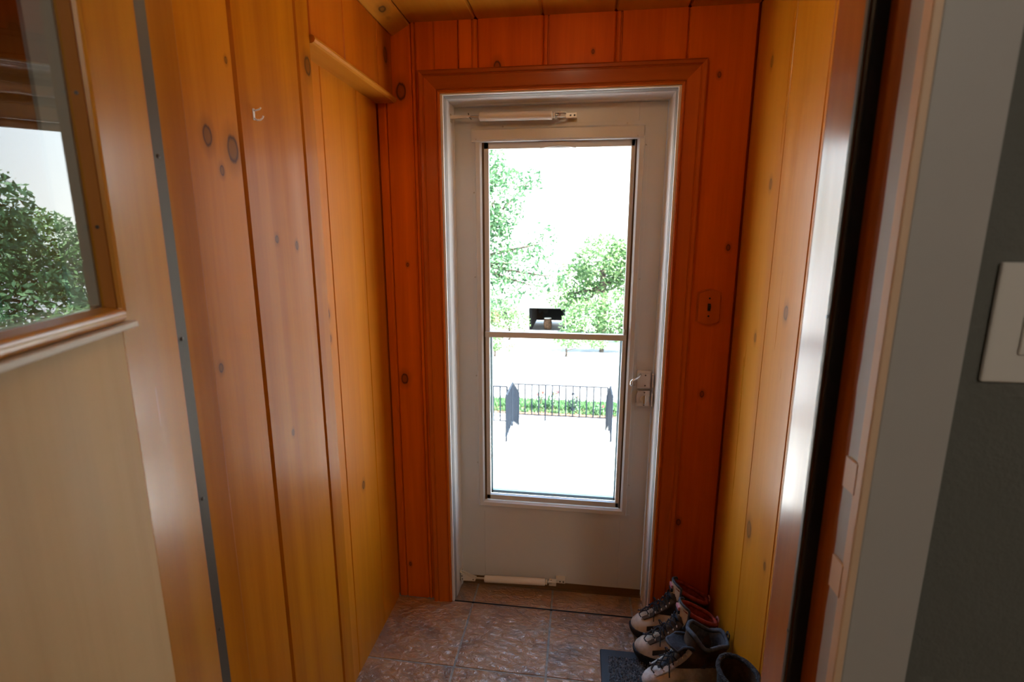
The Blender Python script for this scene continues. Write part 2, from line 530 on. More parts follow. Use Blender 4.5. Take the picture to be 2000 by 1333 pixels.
# ---- back wall (holds the storm door)
OX0, OX1, OZ = -0.530, 0.330, 2.075      # rough opening
wb = MB().box(-0.95, OX0, T, 0.19, -0.02, 2.45).box(OX1, 0.75, T, 0.19, -0.02, 2.45).box(OX0, OX1, T, 0.19, OZ, 2.45).build("wall_back", 'pine_back', kind='structure')
for a, b, z0, z1, bead in [(-0.755, -0.720, 0, ZC, None), (-0.720, -0.621, 0, ZC, None),
                           (-0.379, -0.149, 2.07, ZC, 'start'), (-0.149, 0.095, 2.07, ZC, 'start'),
                           (0.095, 0.330, 2.07, ZC, 'start'), (0.330, 0.548, 0, ZC, None)]:
    if a == -0.379:
        bead = None
    MB().prism([(x, y) for x, y in plank_profile(a, b, bead)], 'Z', z0, z1).build("plank", 'pine_back', wb)
MB().prism(plank_profile(-0.621, -0.532, 'start'), 'Z', 0, ZC).prism(plank_profile(-0.532, -0.449, None, 0.0005), 'Z', 2.07, ZC).build("plank", 'pine_back', wb)
MB().prism(plank_profile(-0.449, -0.379, 'end'), 'Z', 2.07, ZC).build("plank", 'pine_back', wb)

# ---- left wall
wl = MB().box(-0.95, XL - T, -1.20, T, -0.02, 2.45).build("wall_left", 'pine_left', kind='structure')
def left_plank(x, y0, y1, z0, z1, c=CH, bead=None, m='pine_left'):
    return MB().prism([(x - d, y) for y, d in plank_profile(y0, y1, bead, c)], 'Z', z0, z1).build("plank", m, wl)
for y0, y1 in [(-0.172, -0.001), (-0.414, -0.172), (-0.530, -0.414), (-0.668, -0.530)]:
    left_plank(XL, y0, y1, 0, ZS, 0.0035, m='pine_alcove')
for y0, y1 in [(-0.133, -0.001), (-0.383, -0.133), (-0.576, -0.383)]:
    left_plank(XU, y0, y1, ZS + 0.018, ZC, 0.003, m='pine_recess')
left_plank(XU, -0.645, -0.576, 0, ZC, 0.006)
left_plank(XU, -0.890, -0.645, 0, ZC, 0.007)
left_plank(XU, -1.170, -0.890, 0, ZC, 0.007)
MB().box(XL - 0.01, XU - T, -1.18, -0.578, 0, ZC).box(XL - 0.01, XU - T, -0.578, 0.0, ZS + 0.02, ZC).build("furring", 'pine_left', wl)
# soffit board with a rounded nose over the recess
sp = [(XL - 0.004, ZS), (XU + 0.004, ZS), (XU + 0.010, ZS + 0.003), (XU + 0.013, ZS + 0.009), (XU + 0.011, ZS + 0.016), (XU + 0.005, ZS + 0.020), (XL - 0.004, ZS + 0.020)]
MB().prism(sp, 'Y', -0.578, 0.0).build("soffit_board", 'pine_ceiling', wl, label="rounded pine nosing board over the recess")

# ---- right wall
wr = MB().box(XR + T, 0.75, -1.20, T, -0.02, 2.45).build("wall_right", 'pine_right', kind='structure')
for y0, y1, bead, c in [(-0.316, -0.001, None, 0.0025), (-0.545, -0.316, None, 0.0025), (-0.80, -0.545, None, 0.006), (-1.12, -0.80, None, 0.006)]:
    MB().prism([(XR + d, y) for y, d in plank_profile(y0, y1, bead, c)], 'Z', 0, ZC).build("plank", 'pine_right', wr)

# ---- ceiling of the vestibule, planks run towards the door
ce = MB().box(-0.95, 0.75, -1.20, 0.19, ZC + T, 2.45).build("ceiling", 'pine_ceiling', kind='structure')
xs = [XU - 0.02, -0.626, -0.384, -0.152, 0.092, 0.328, 0.552]
for i in range(len(xs) - 1):
    MB().prism([(x, ZC + d) for x, d in plank_profile(xs[i], xs[i + 1], None, 0.007)], 'Y', -1.165, 0.0).build("plank", 'pine_ceiling', ce)
cp = [(XU, 2.252), (XU + 0.006, 2.250), (-0.624, 2.282), (-0.622, 2.289), (XU, 2.289)]
tr = MB().prism(cp, 'Y', -1.12, 0.0).build("trim_1", 'pine_ceiling', kind='structure', label="sloping pine crown board along the left wall")

# ---- floor
fl = MB().box(-0.80, 0.60, -1.26, 0.126, -0.03, -0.003).build("floor", 'grout', kind='structure')
gx = [-0.762, -0.424, -0.0855, 0.253, 0.592]
gy = [-1.36, -1.022, -0.682, -0.341, 0.0]
def tile(x0, x1, y0, y1):
    x0, x1, y0, y1 = max(x0 + .004, -0.757), min(x1 - .004, 0.552), max(y0 + .004, -1.25), min(y1 - .004, .124)
    if x1 - x0 > .02 and y1 - y0 > .02:
        MB().box(x0, x1, y0, y1, -0.008, 0.0, 0.0016).build("tile", 'tile', fl)
for i in range(4):
    for j in range(4):
        tile(gx[i], gx[i + 1], gy[j], gy[j + 1])
for i in range(4):
    x0, x1 = max(gx[i], OX0 + 0.012), min(gx[i + 1], OX1 - 0.012)
    if x1 > x0:
        tile(x0, x1, 0.0, 0.128)
MB().box(-0.518, 0.318, -0.0035, 0.0035, -0.008, -0.0002).build("threshold_gap", 'rubber', fl)
MB().box(OX0 + .012, OX1 - .012, .1265, .19, -.05, .006).build("door_sill", 'sweep', fl)
MB().box(-2.7, 2.0, -4.7, -1.262, -0.03, 0.0).build("floor_2", 'room_floor', kind='structure')

# ------------------------------------------------------------------ mitred frames around the door
def frame_piece(which, prof, xl, xr, zt, z0=0.0):
    """prof: (w outward from the opening line, y). Mitred leg or head."""
    mb = MB()
    n = len(prof)
    if which == 'left':
        a = [(xl - w, y, z0) for w, y in prof]; b = [(xl - w, y, zt + w) for w, y in prof]
    elif which == 'right':
        a = [(xr + w, y, z0) for w, y in prof]; b = [(xr + w, y, zt + w) for w, y in prof]
    else:
        a = [(xl - w, y, zt + w) for w, y in prof]; b = [(xr + w, y, zt + w) for w, y in prof]
    return mb.rings([a, b])

XWL, XWR, ZW = -0.515, 0.318, 2.058
casing = [(0.0, 0.0), (0.0, -0.010), (0.003, -0.0135), (0.008, -0.0145), (0.011, -0.012), (0.013, -0.009), (0.016, -0.011), (0.055, -0.016),
          (0.058, -0.013), (0.060, -0.013), (0.063, -0.017), (0.072, -0.0185), (0.077, -0.015), (0.077, 0.0)]
t2 = empty("trim_2", kind='structure')
for w in ('left', 'right'):
    smooth_angle(frame_piece(w, casing, XWL, XWR, ZW - 0.004).build("casing_board", 'pine_trim', t2), 25)
smooth_angle(frame_piece('head', casing, XWL, XWR, ZW - 0.004).build("casing_board", 'pine_trim_x', t2), 25)

# ------------------------------------------------------------------ storm door
d1 = empty("door_1", (0, 0, 0), kind='structure', label="cream metal storm door with two glass panes")
YD = 0.072
jamb = [(0.0, 0.03), (0.0, -0.004), (-0.0085, -0.006), (-0.0095, -0.003), (-0.0095, 0.030), (-0.0135, 0.030), (-0.0145, 0.034), (-0.016, 0.108),
        (-0.0175, 0.110), (-0.019, 0.114), (-0.019, 0.158), (0.004, 0.158), (0.004, 0.03)]
for w in ('left', 'right', 'head'):
    smooth_angle(frame_piece(w, jamb, XWL, XWR, ZW, 0.0).build("jamb_frame", 'alu', d1, label="white aluminium door frame"), 30)
gk = [(-0.0097, 0.0295), (-0.0097, 0.006), (-0.0110, 0.005), (-0.0124, 0.016), (-0.0130, 0.0295)]
for w in ('left', 'right', 'head'):
    frame_piece(w, gk, XWL, XWR, ZW, 0.004).build("gasket", 'gasket', d1, label="grey gasket strip in the door frame")
DX0, DX1, DZ0, DZ1 = -0.484, 0.289, 0.0796, 2.024
RX0, RX1, RZ0, RZ1 = -0.382, 0.190, 0.448, 1.902     # opening for the panes
MB().box(DX0, RX0, YD, YD + .03, DZ0, DZ1, .0015).box(RX1, DX1, YD, YD + .03, DZ0, DZ1, .0015).box(RX0, RX1, YD, YD + .03, RZ1, DZ1).box(RX0, RX1, YD, YD + .03, DZ0, RZ0).build("door_leaf", 'storm', d1)
# raised retainer moulding (mitred at the bottom) and its mounting flange
def bar(x0, x1, z0, z1, y0, y1, name, m, c=0.0012, parent=None, **kw):
    return MB().box(x0, x1, y0, y1, z0, z1, c).build(name, m, parent or d1, **kw)
fy = YD - 0.0015
bar(-0.418, -0.404, 0.405, 1.953, fy, YD, "mounting_flange", 'storm', 0.0004)
bar(0.213, 0.227, 0.405, 1.953, fy, YD, "mounting_flange", 'storm', 0.0004)
bar(-0.418, 0.227, 1.945, 1.960, fy - .0006, YD, "mounting_flange", 'storm', 0.0004)
bar(-0.418, 0.227, 0.398, 0.426, fy - .0006, YD, "mounting_flange", 'storm', 0.0004)
rp = [(0.0, YD), (0.0, YD - .010), (-.003, YD - .013), (-.018, YD - .011), (-.024, YD - .004), (-.024, YD)]
def retainer(kind):
    x0, x1, z0, z1 = -0.404, 0.213, 0.426, 1.91
    if kind == 'left':
        a = [(x0 - w, y, z0 - w) for w, y in rp]; b = [(x0 - w, y, z1) for w, y in rp]
    elif kind == 'right':
        a = [(x1 + w, y, z0 - w) for w, y in rp]; b = [(x1 + w, y, z1) for w, y in rp]
    else:
        a = [(x0 - w, y, z0 - w) for w, y in rp]; b = [(x1 + w, y, z0 - w) for w, y in rp]
    return MB().rings([a, b]).build("retainer_moulding", 'storm', d1)
for k in ('left', 'right', 'bottom'):
    retainer(k)
# header housing over the panes
hp = [(YD, 1.947), (YD - .012, 1.947), (YD - .019, 1.940), (YD - .021, 1.906), (YD - .018, 1.900), (YD, 1.899)]
MB().prism(hp, 'X', -0.404, 0.195).build("header_box", 'storm', d1)
MB().prism([(y + .003, z) for y, z in hp], 'X', 0.1955, 0.208).build("header_end_cap", 'storm', d1)
MB().prism([(y + .003, z) for y, z in hp], 'X', -0.416, -0.4045).build("header_end_cap", 'storm', d1)
# sash of each pane, black gap behind
ys = YD + 0.004
bar(RX0 + .001, RX0 + .008, RZ0, RZ1, ys + .004, ys + .02, "track_channel", 'sweep', 0)
bar(RX1 - .008, RX1 - .001, RZ0, RZ1, ys + .004, ys + .02, "track_channel", 'sweep', 0)
us = empty("upper_sash"); us.parent = d1
bar(RX0 + .009, -0.355, 1.184, 1.903, ys, ys + .016, "sash_rail", 'storm', .001, us)
bar(0.168, RX1 - .009, 1.184, 1.903, ys, ys + .016, "sash_rail", 'storm', .001, us)
bar(RX0 + .009, RX1 - .009, 1.877, 1.903, ys, ys + .016, "sash_rail", 'storm', .001, us)
MB().prism([(-0.162, 1.897), (-0.162, 1.874), (-0.13, 1.879), (-0.096, 1.881), (-0.06, 1.879), (-0.030, 1.874), (-0.030, 1.897)], 'Y', ys - .006, ys - .0005).build("pull_tab", 'storm', us)
ls = empty("lower_sash"); ls.parent = d1
bar(RX0 + .009, -0.357, 0.455, 1.184, ys - .002, ys + .016, "sash_rail", 'storm', .001, ls)
bar(0.167, RX1 - .009, 0.455, 1.184, ys - .002, ys + .016, "sash_rail", 'storm', .001, ls)
bar(RX0 + .009, RX1 - .009, 0.452, 0.474, ys - .002, ys + .016, "sash_rail", 'storm', .001, ls)
bar(RX0 + .009, RX1 - .009, 1.161, 1.184, ys - .009, ys + .016, "meeting_rail", 'storm', .0015, ls)
MB().box(-0.357, -0.349, ys + .017, ys + .030, .474, 1.161).box(0.160, 0.167, ys + .017, ys + .030, .474, 1.161).box(-.357, .167, ys + .017, ys + .034, .474, .487).build("outer_glazing_bead", 'glazing', ls, label="white bead outside the lower pane, coloured blue grey for shade")
bar(-0.357, 0.172, 1.180, 1.880, ys + .009, ys + .012, "glass_pane", 'glass', 0, us, label="clear upper glass pane")
bar(-0.359, 0.170, 0.470, 1.165, ys + .011, ys + .014, "glass_pane", 'glass', 0, ls, label="clear lower glass pane")
bar(0.170, 0.178, 1.184, 1.206, ys - .008, ys - .001, "sash_catch", 'steel', .001, us)
bar(DX0, DX1, 0.0411, DZ0 + .002, YD + .006, YD + .026, "bottom_sweep", 'sweep', .001, label="brown sweep under the door")
for x, z in [(-.411, 1.72), (-.411, 1.40), (-.411, 1.0), (-.411, .62), (.220, 1.88), (.220, 1.40), (.220, .985), (.220, .56), (.15, 1.953), (-.30, 1.953), (.187, 1.908), (-.398, 1.908), (-.40, .44), (.17, .435)]:
    y = YD - (.020 if z == 1.908 else .0022)
    MB().lathe([(.0034, 0), (.0034, -.0008), (.0018, -.0022)], (x, y + .0005, z), 'Y', 8).build("rivet", 'steel', d1)
# latch with a bent lever and the bolt below
lt = MB().box(.228, .281, .052, YD, .978, 1.047, .004).build("latch", 'nickel', d1, label="grey metal latch box with a bent lever")
MB().prism([(.240, 1.040), (.275, 1.040), (.275, .985), (.240, .985), (.233, .998), (.231, 1.012), (.233, 1.028)], 'Y', .046, .0522).build("cover_plate", 'nickel', lt)
MB().tube([(.240, .046, 1.036), (.234, .040, 1.027), (.222, .030, 1.022), (.208, .022, 1.018), (.203, .020, 1.012), (.202, .020, 1.002), (.206, .022, .994)], .0042, 10).build("lever", 'chrome', lt, smooth=True)
for z in (1.032, .991):
    MB().lathe([(.003, 0), (.003, -.0015), (.0015, -.002)], (.258, .0465, z), 'Y', 8).build("screw", 'screw', lt)
db = MB().prism([(.233, .966), (.278, .970), (.278, .908), (.236, .905), (.230, .918), (.228, .938), (.230, .954)], 'Y', .050, YD).build("deadbolt", 'nickel', d1, label="grey metal bolt housing with a round thumb turn")
MB().lathe([(.0145, 0), (.0145, -.003), (.012, -.004)], (.258, .0505, .936), 'Y', 18).build("rose", 'nickel', db)
MB().box(.2545, .2615, .036, .047, .918, .954, .002).build("thumb_turn", 'chrome', db)
for z in (.962, .911):
    MB().lathe([(.003, 0), (.003, -.0015), (.0015, -.002)], (.258, .0505, z), 'Y', 8).build("screw", 'screw', db)
MB().box(.2835, .2895, .040, .062, .985, 1.036, .001).build("strike", 'nickel', d1)
MB().box(.2835, .2895, .040, .062, .908, .962, .001).build("strike", 'nickel', d1)

# ------------------------------------------------------------------ door closers
def closer(z, label, tri, y0, tilt):
    r = empty("door_closer", (0, 0, 0), 0, label, "door closer")
    zt = z + tilt
    ang = math.atan2(tilt, 0.27)
    n = 18
    def cyl(x0, x1, rr, name, m, zoff=0.0):
        zz0 = z + (x0 + .38) / .27 * tilt; zz1 = z + (x1 + .38) / .27 * tilt
        e = min(.003, rr * .4)
        pts = [(x0, y0, zz0), (x0 + e, y0, zz0), (x1 - e, y0, zz1), (x1, y0, zz1)]
        return smooth_angle(MB().tube(pts, [rr - e, rr, rr, rr - e], n).build(name, m, r), 40)
    cyl(-.380, -.115, .0155, "tube", 'closer')
    cyl(-.115, -.106, .0115, "end_cap", 'closer')
    cyl(-.106, -.095, .0060, "neck", 'steel')
    cyl(-.420, -.380, .0045, "rod", 'steel')
    zb = z + (-.09 + .38) / .27 * tilt
    fork = MB().box(-.098, -.068, y0 - .011, y0 + .012, zb + .006, zb + .0085).box(-.098, -.068, y0 - .011, y0 + .012, zb - .0085, zb - .006).box(-.070, -.030, y0 + .010, YD - .022 if z > 1 else YD - .0005, zb - .008, zb + .009, .001)
    fork.box(-.060, -.030, y0 + .012, YD - .0003, zb - .006, zb + .006)
    f = fork.build("door_bracket", 'closer', r)
    MB().tube([(-.090, y0, zb + .013), (-.090, y0, zb - .016)], .0024, 8).build("pin", 'steel', r)
    for x in (-.052, -.038):
        MB().lathe([(.0035, 0), (.0035, -.0012), (.002, -.002)], (x, y0 + .0098, zb), 'Y', 8).build("screw", 'screw', f)
    if tri:
        b = MB().prism([(-.489, z + .028), (-.489, z - .012), (-.420, z - .010), (-.416, z + .002), (-.440, z + .008)], 'Y', y0 - .010, y0 - .007)
        b.prism([(-.489, z + .028), (-.489, z - .012), (-.420, z - .010), (-.416, z + .002), (-.440, z + .008)], 'Y', y0 + .007, y0 + .010)
        b.box(-.4875, -.483, y0 - .010, y0 + .024, z - .012, z + .028)
        b.build("jamb_bracket", 'closer', r)
        for x, zz in ((-.478, z + .010), (-.476, z - .004), (-.428, z - .003)):
            MB().lathe([(.003, 0), (.003, -.001)], (x, y0 - .0098, zz), 'Y', 8).build("rivet", 'screw', r)
    else:
        b = MB().prism([(-.486, z + .006), (-.486, z - .006), (-.415, z - .002), (-.412, z + .003), (-.415, z + .005)], 'Y', y0 - .008, y0 - .0055)
        b.prism([(-.486, z + .006), (-.486, z - .006), (-.415, z - .002), (-.412, z + .003), (-.415, z + .005)], 'Y', y0 + .0055, y0 + .008)
        b.prism([(-.489, z + .012), (-.486, z + .012), (-.486, z - .016), (-.489, z - .016)], 'Y', y0 - .010, y0 + .026)
        b.build("jamb_bracket", 'closer', r)
        MB().tube([(-.418, y0 - .012, z + .010), (-.418, y0, z + .001), (-.408, y0 - .012, z - .010)], .002, 6).build("pin", 'screw', r)
    return r
cl1 = closer(1.981, "cream tube door closer mounted near the top of the storm door", False, 0.030, -0.002)
cl2 = closer(0.094, "cream tube door closer with triangular bracket at the foot of the storm door", True, 0.034, 0.010)

# the leaf hangs 53 mm further out in the frame than first drawn, and is a little larger
def rehang(o):
    if o.type == 'MESH':
        for v in o.data.vertices:
            v.co = (v.co.x * 1.027, v.co.y + 0.053, v.co.z * 1.027 - 0.0417)
    for c in o.children:
        rehang(c)
for c in d1.children:
    if not c.name.startswith(("jamb_frame", "gasket")):
        rehang(c)
for o in (cl1, cl2):
    rehang(o)

# ------------------------------------------------------------------ light switch on the back wall
sw = empty("light_switch", (0.459, 0, 1.308), 0, "wooden switch plate with black toggle on the wall right of the storm door", "light switch")
def arc_plate(w, h, s):
    top = [(w * cos(a), h + s * (1 - abs(cos(a)) ** 1.6)) for a in [radians(x) for x in range(0, 181, 15)]]
    bot = [(-x, -z) for x, z in top]
    return top + bot
MB().prism(arc_plate(.041, .053, .013), 'Y', -.004, 0).prism(arc_plate(.036, .049, .012), 'Y', -.010, -.004).build("plate", 'plate_wood', sw)
MB().box(-.005, .005, -.0125, -.009, -.013, .013).prism([(-.0125, -.008), (-.020, .002), (-.020, .008), (-.0125, .008)], 'X', -.004, .004).build("toggle", 'black', sw)
for z in (.032, -.032):
    MB().lathe([(.0035, 0), (.0035, -.001), (.002, -.002)], (0, -.0098, z), 'Y', 8).build("screw", 'black', sw)

# ------------------------------------------------------------------ chrome hook on the left wall, its bright reflection painted white
hk = empty("coat_hook", (XU, -0.841, 1.803), 0, "small bright metal double coat hook on the left pine planks", "hook")
hk.scale = (0.62, 0.62, 0.62)
MB().box(0, .0025, -.005, .005, -.018, .018, .001).build("plate", 'alu', hk)
MB().tube([(.002, 0, .012), (.012, .002, .014), (.020, .006, .018), (.024, .008, .023)], .0026, 8).build("upper_prong", 'alu', hk, smooth=True)
MB().tube([(.002, 0, -.012), (.010, .001, -.018), (.020, .006, -.017), (.026, .010, -.010), (.028, .012, -.003)], .0026, 8).build("lower_prong", 'alu', hk, smooth=True)
MB().lathe([(.003, 0), (.003, .0015), (.0015, .002)], (.0025, 0, .016), 'X', 8).build("screw", 'alu', hk)

# ------------------------------------------------------------------ inner doorway: left jamb, right jamb, room wall
tl = empty("trim_3", kind='structure', label="left jamb of the inner doorway")
MB().box(-0.80, -0.590, -1.232, -1.160, 0, 2.06, .003).build("jamb_board", 'pine_left', tl)
MB().box(-0.690, -0.612, -1.2965, -1.278, 0, 2.14, .0015).build("casing_board", 'grey_trim', tl, label="flat grey painted casing board")
ms = MB().box(-0.592, -0.588, -1.234, -1.213, 0, 2.05, .0008).build("metal_strip", 'strip_metal', tl, label="grey metal weather strip with screws")
for z in [1.92, 1.66, 1.40, 1.14, .90, .66, .44, .20]:
    MB().lathe([(.0032, 0), (.0032, .0012), (.0016, .002)], (-.5885, -1.224, z), 'X', 8).build("screw", 'screw', ms)
MB().box(-0.80, -0.606, -1.292, -1.234, 0, 2.06).build("hinge_board", 'raw_wood', tl)
tr4 = empty("trim_4", kind='structure', label="right jamb of the inner doorway")
jp = [(0.60, -1.117), (0.325, -1.117), (0.319, -1.121), (0.317, -1.128), (0.317, -1.205), (0.60, -1.205)]
MB().prism(jp, 'Z', 0, 2.06).build("jamb_board", 'jamb_wood', tr4)
MB().box(0.3155, 0.3175, -1.206, -1.199, 0, 2.05, .0004).build("metal_strip", 'strip_metal', tr4, label="thin bright metal edge on the jamb")
for z in [1.95, 1.45, .985, .60]:
    MB().lathe([(.0025, 0), (.0025, -.001)], (.3152, -1.202, z), 'X', 8).build("screw", 'screw', tr4)
MB().box(0.3185, 0.345, -1.2145, -1.2052, 0, 2.05, .003).build("weather_seal", 'rubber', tr4, label="black rubber door seal")
MB().box(0.335, 0.60, -1.262, -1.2146, 0, 2.06).build("rabbet_board", 'raw_wood', tr4, label="bare orange wood rabbet with ragged paint edge")
# painted outer strip with a wandering inner edge
rng = random.Random(3)
rows = []
for i in range(61):
    z = 2.06 * i / 60
    y = -1.256 + rng.uniform(-.0016, .0016)
    rows.append([(0.3345, y, z), (0.3345, -1.294, z), (0.345, -1.294, z), (0.345, y, z)])
MB().rings(rows).build("painted_strip", 'grey_trim', tr4)
MB().box(0.3325, 0.3425, -1.2975, -1.280, 0, 2.06, .002).build("edge_bead", 'beige_edge', tr4, label="beige worn corner bead")
for z0, z1 in ((1.245, 1.285), (1.105, 1.150)):
    MB().box(0.3318, 0.336, -1.284, -1.2575, z0, z1, .0008).build("strike_plate", 'beige_edge', tr4, label="small beige strike plate")
MB().box(0.3425, 0.416, -1.2965, -1.278, 0, 2.14, .0015).build("casing_board", 'grey_trim', tr4, label="flat grey painted casing board")

wf = MB().box(0.345, 2.0, -1.28, -1.206, 0, 2.5).box(-2.7, -0.64, -1.28, -1.161, 0, 2.5).box(-0.64, 0.345, -1.28, -1.17, 2.06, 2.5).build("wall_front", 'wall_paint', kind='structure')
MB().box(0.60, 0.75, -1.206, -1.12, 0, 2.45).box(-0.64, 0.60, -1.17, -1.15, 2.06, 2.45).build("trim_5", 'pine_right', kind='structure')
MB().box(-2.8, -2.7, -4.8, -1.161, 0, 2.5).build("wall_room_left", 'room_paint', kind='structure')
MB().box(2.0, 2.1, -4.8, -1.206, 0, 2.5).build("wall_room_right", 'room_paint', kind='structure')
MB().box(-2.7, 2.0, -4.8, -4.7, 0, 2.5).build("wall_room_back", 'room_paint', kind='structure')
MB().box(-2.8, 2.1, -4.8, -1.17, 2.5, 2.6).build("ceiling_2", 'room_paint', kind='structure')
ws = empty("wall_switch", (0.506, -1.28, 1.458), 0, "large pale rocker switch plate on the dark grey room wall", "light switch")
MB().box(-.062, .062, -.006, 0, -.066, .066, .0025).build("plate", 'plate', ws)
MB().box(-.032, .032, -.009, -.0055, -.034, .034, .002).build("rocker", 'plate', ws)

# ------------------------------------------------------------------ open wooden inner door (swung into the room)
TH = radians(69.4)
d2 = empty("door_2", (-0.586, -1.2347, 0), -TH, kind='structure', label="open varnished inner door with a glass window")
# local: x along the leaf from the hinge, y towards the vestibule side, z up
DT = 0.044
WX0, WX1, WZ0, WZ1 = 0.148, 0.665, 1.468, 1.93
MB().box(0, WX0, -DT, 0, 0.012, 2.03, .0015).box(WX1, .81, -DT, 0, 0.012, 2.03, .0015).box(WX0, WX1, -DT, 0, WZ1, 2.03).build("stile", 'door_wood', d2)
MB().box(WX0, WX1, -DT, 0, 0.012, WZ0 - .016).build("lower_panel", 'door_ply', d2)
MB().box(-.0008, 0.0012, -DT + .001, -.0005, 0.012, 2.03).build("edge_strip", 'pine_trim', d2)
# reveal stops around the glass
def stop(a, b, name="glass_stop"):
    return a
gy_ = -0.0125
MB().box(WX0 + .0004, WX0 + .004, gy_, -.0004, WZ0, WZ1).box(WX1 - .004, WX1 - .0004, gy_, -.0004, WZ0, WZ1).box(WX0 + .004, WX1 - .004, gy_, -.0004, WZ1 - .004, WZ1).build("glass_stop", 'door_stop', d2, label="dark brown stop lining the window opening")
bead = [(-.0008, 0), (-.0008, .003), (.003, .006), (.007, .004), (.008, 0)]
MB().prism([(WX0 - .006 + u, v) for u, v in bead], 'Z', WZ0 - .006, WZ1 + .006).build("bead", 'door_wood', d2)
MB().prism([(WX1 + .006 - u, v) for u, v in bead], 'Z', WZ0 - .006, WZ1 + .006).build("bead", 'door_wood', d2)
MB().prism([(v, WZ1 + .006 - u) for u, v in bead], 'X', WX0, WX1).build("bead", 'door_wood', d2)
sl = [(-.0130, WZ0 - .016), (.004, WZ0 - .016), (.0075, WZ0 - .012), (.0080, WZ0 - .006), (.0045, WZ0 - .001), (-.0130, WZ0 + .002)]
smooth_angle(MB().prism(sl, 'X', WX0 + .002, WX1 - .002).build("window_sill", 'door_wood', d2), 40)
MB().box(WX0 - .014, WX1 + .014, -.001, .012, WZ0 - .0245, WZ0 - .0175, .0015).build("ledge", 'door_ledge', d2, label="pale worn ledge under the door window")
MB().box(WX0 + .001, WX1 - .001, gy_ - .004, gy_, WZ0 + .001, WZ1 - .001).build("glass_pane", 'glass', d2)
MB().box(WX0 + .0004, WX0 + .004, -DT + .0004, gy_ - .0045, WZ0, WZ1).box(WX1 - .004, WX1 - .0004, -DT + .0004, gy_ - .0045, WZ0, WZ1).box(WX0 + .004, WX1 - .004, -DT + .0004, gy_ - .0045, WZ0, WZ0 + .004).build("glass_stop", 'plate', d2, label="pale grey painted stop behind the glass")
for z in (1.88, 1.70, 1.56):
    MB().lathe([(.0022, 0), (.0022, .0006)], (WX0 + .0036, -.007, z), 'X', 8).build("nail", 'screw', d2)
for z in (0.25, 1.05, 1.82):
    MB().tube([(-.006, -DT - .004, z - .045), (-.006, -DT - .004, z + .045)], .006, 10).box(-.0012, .0, -DT, -.008, z - .045, z + .045).build("hinge", 'strip_metal', d2)
MB().lathe([(.026, -.0005), (.026, .004), (.012, .007), (.011, .030), (.024, .042), (.028, .055), (.022, .066), (.004, .069)], (.745, 0, .98), 'Y', 20).build("knob", 'nickel', d2, smooth=True)

# ------------------------------------------------------------------ lamps
M['globe'] = emit_mat("warm_globe", (1.0, 0.72, 0.42), VESTIBULE_LAMP)
lp = empty("ceiling_lamp", (-0.06, -0.80, ZC), 0, "small warm globe lamp on the vestibule ceiling", "lamp")
MB().lathe([(.055, 0), (.055, -.012), (.030, -.022)], (0, 0, 0), 'Z', 24).build("canopy", 'alu', lp)
MB().lathe([(.004, -.118), (.03, -.112), (.048, -.092), (.055, -.068), (.048, -.044), (.030, -.024)], (0, 0, 0), 'Z', 24).build("globe", 'globe', lp, smooth=True)
M['room_fill_globe'] = emit_mat("room_fill_globe", (1.0, 0.86, 0.70), ROOM_FILL)
lp2 = empty("ceiling_lamp", (0.75, -3.3, 2.5), 0, "added unseen round fill globe on the room ceiling behind the camera", "lamp")  # added fill, out of view, to brighten the grey casing
MB().lathe([(.09, 0), (.09, -.02), (.05, -.03)], (0, 0, 0), 'Z', 24).build("canopy", 'alu', lp2)
MB().lathe([(.006, -.23), (.07, -.215), (.11, -.17), (.12, -.13), (.11, -.08), (.05, -.032)], (0, 0, 0), 'Z', 24).build("globe", 'room_fill_globe', lp2, smooth=True)

# ------------------------------------------------------------------ door mat
MX0, MX1, MY0, MY1 = 0.112, 0.525, -0.80, -0.190
mt = empty("door_mat", ((MX0 + MX1) / 2, (MY0 + MY1) / 2, 0), 0, "dark grey looped carpet mat with a smooth rubber border under the shoes", "door mat")
hx, hy = (MX1 - MX0) / 2, (MY1 - MY0) / 2
MB().prism([(-hx, 0), (hx, 0), (hx - .003, .0045), (-hx + .003, .0045)], 'Y', -hy, hy).build("rubber_border", 'mat_rubber', mt)
pile = MB()
rng = random.Random(11)
nx, ny = 70, 104
ix0, ix1, iy0, iy1 = -hx + .030, hx - .030, -hy + .030, hy - .030
for i in range(nx):
    for j in range(ny):
        x = ix0 + (ix1 - ix0) * (i + .5 + rng.uniform(-.45, .45)) / nx
        y = iy0 + (iy1 - iy0) * (j + .5 + rng.uniform(-.45, .45)) / ny
        a, r, h = rng.uniform(0, pi), rng.uniform(.0022, .0042), rng.uniform(.002, .0062)
        dx, dy = r * cos(a), r * sin(a)
        pile.add([(x - dx, y - dy, .0042), (x + dy * .6, y - dx * .6, .0042), (x + dx, y + dy, .0042), (x - dy * .6, y + dx * .6, .0042), (x + rng.uniform(-.002, .002), y + rng.uniform(-.002, .002), .0045 + h)],
                 [(0, 1, 4), (1, 2, 4), (2, 3, 4), (3, 0, 4)])
pile.build("carpet_pile", 'mat_pile', mt, fix=False, kind='stuff')

# ------------------------------------------------------------------ boots
def lerp_table(tab, x):
    for (a, va), (b, vb) in zip(tab, tab[1:]):
        if x <= b:
            t = max(0.0, min(1.0, (x - a) / (b - a)))
            return va + (vb - va) * t
    return tab[-1][1]

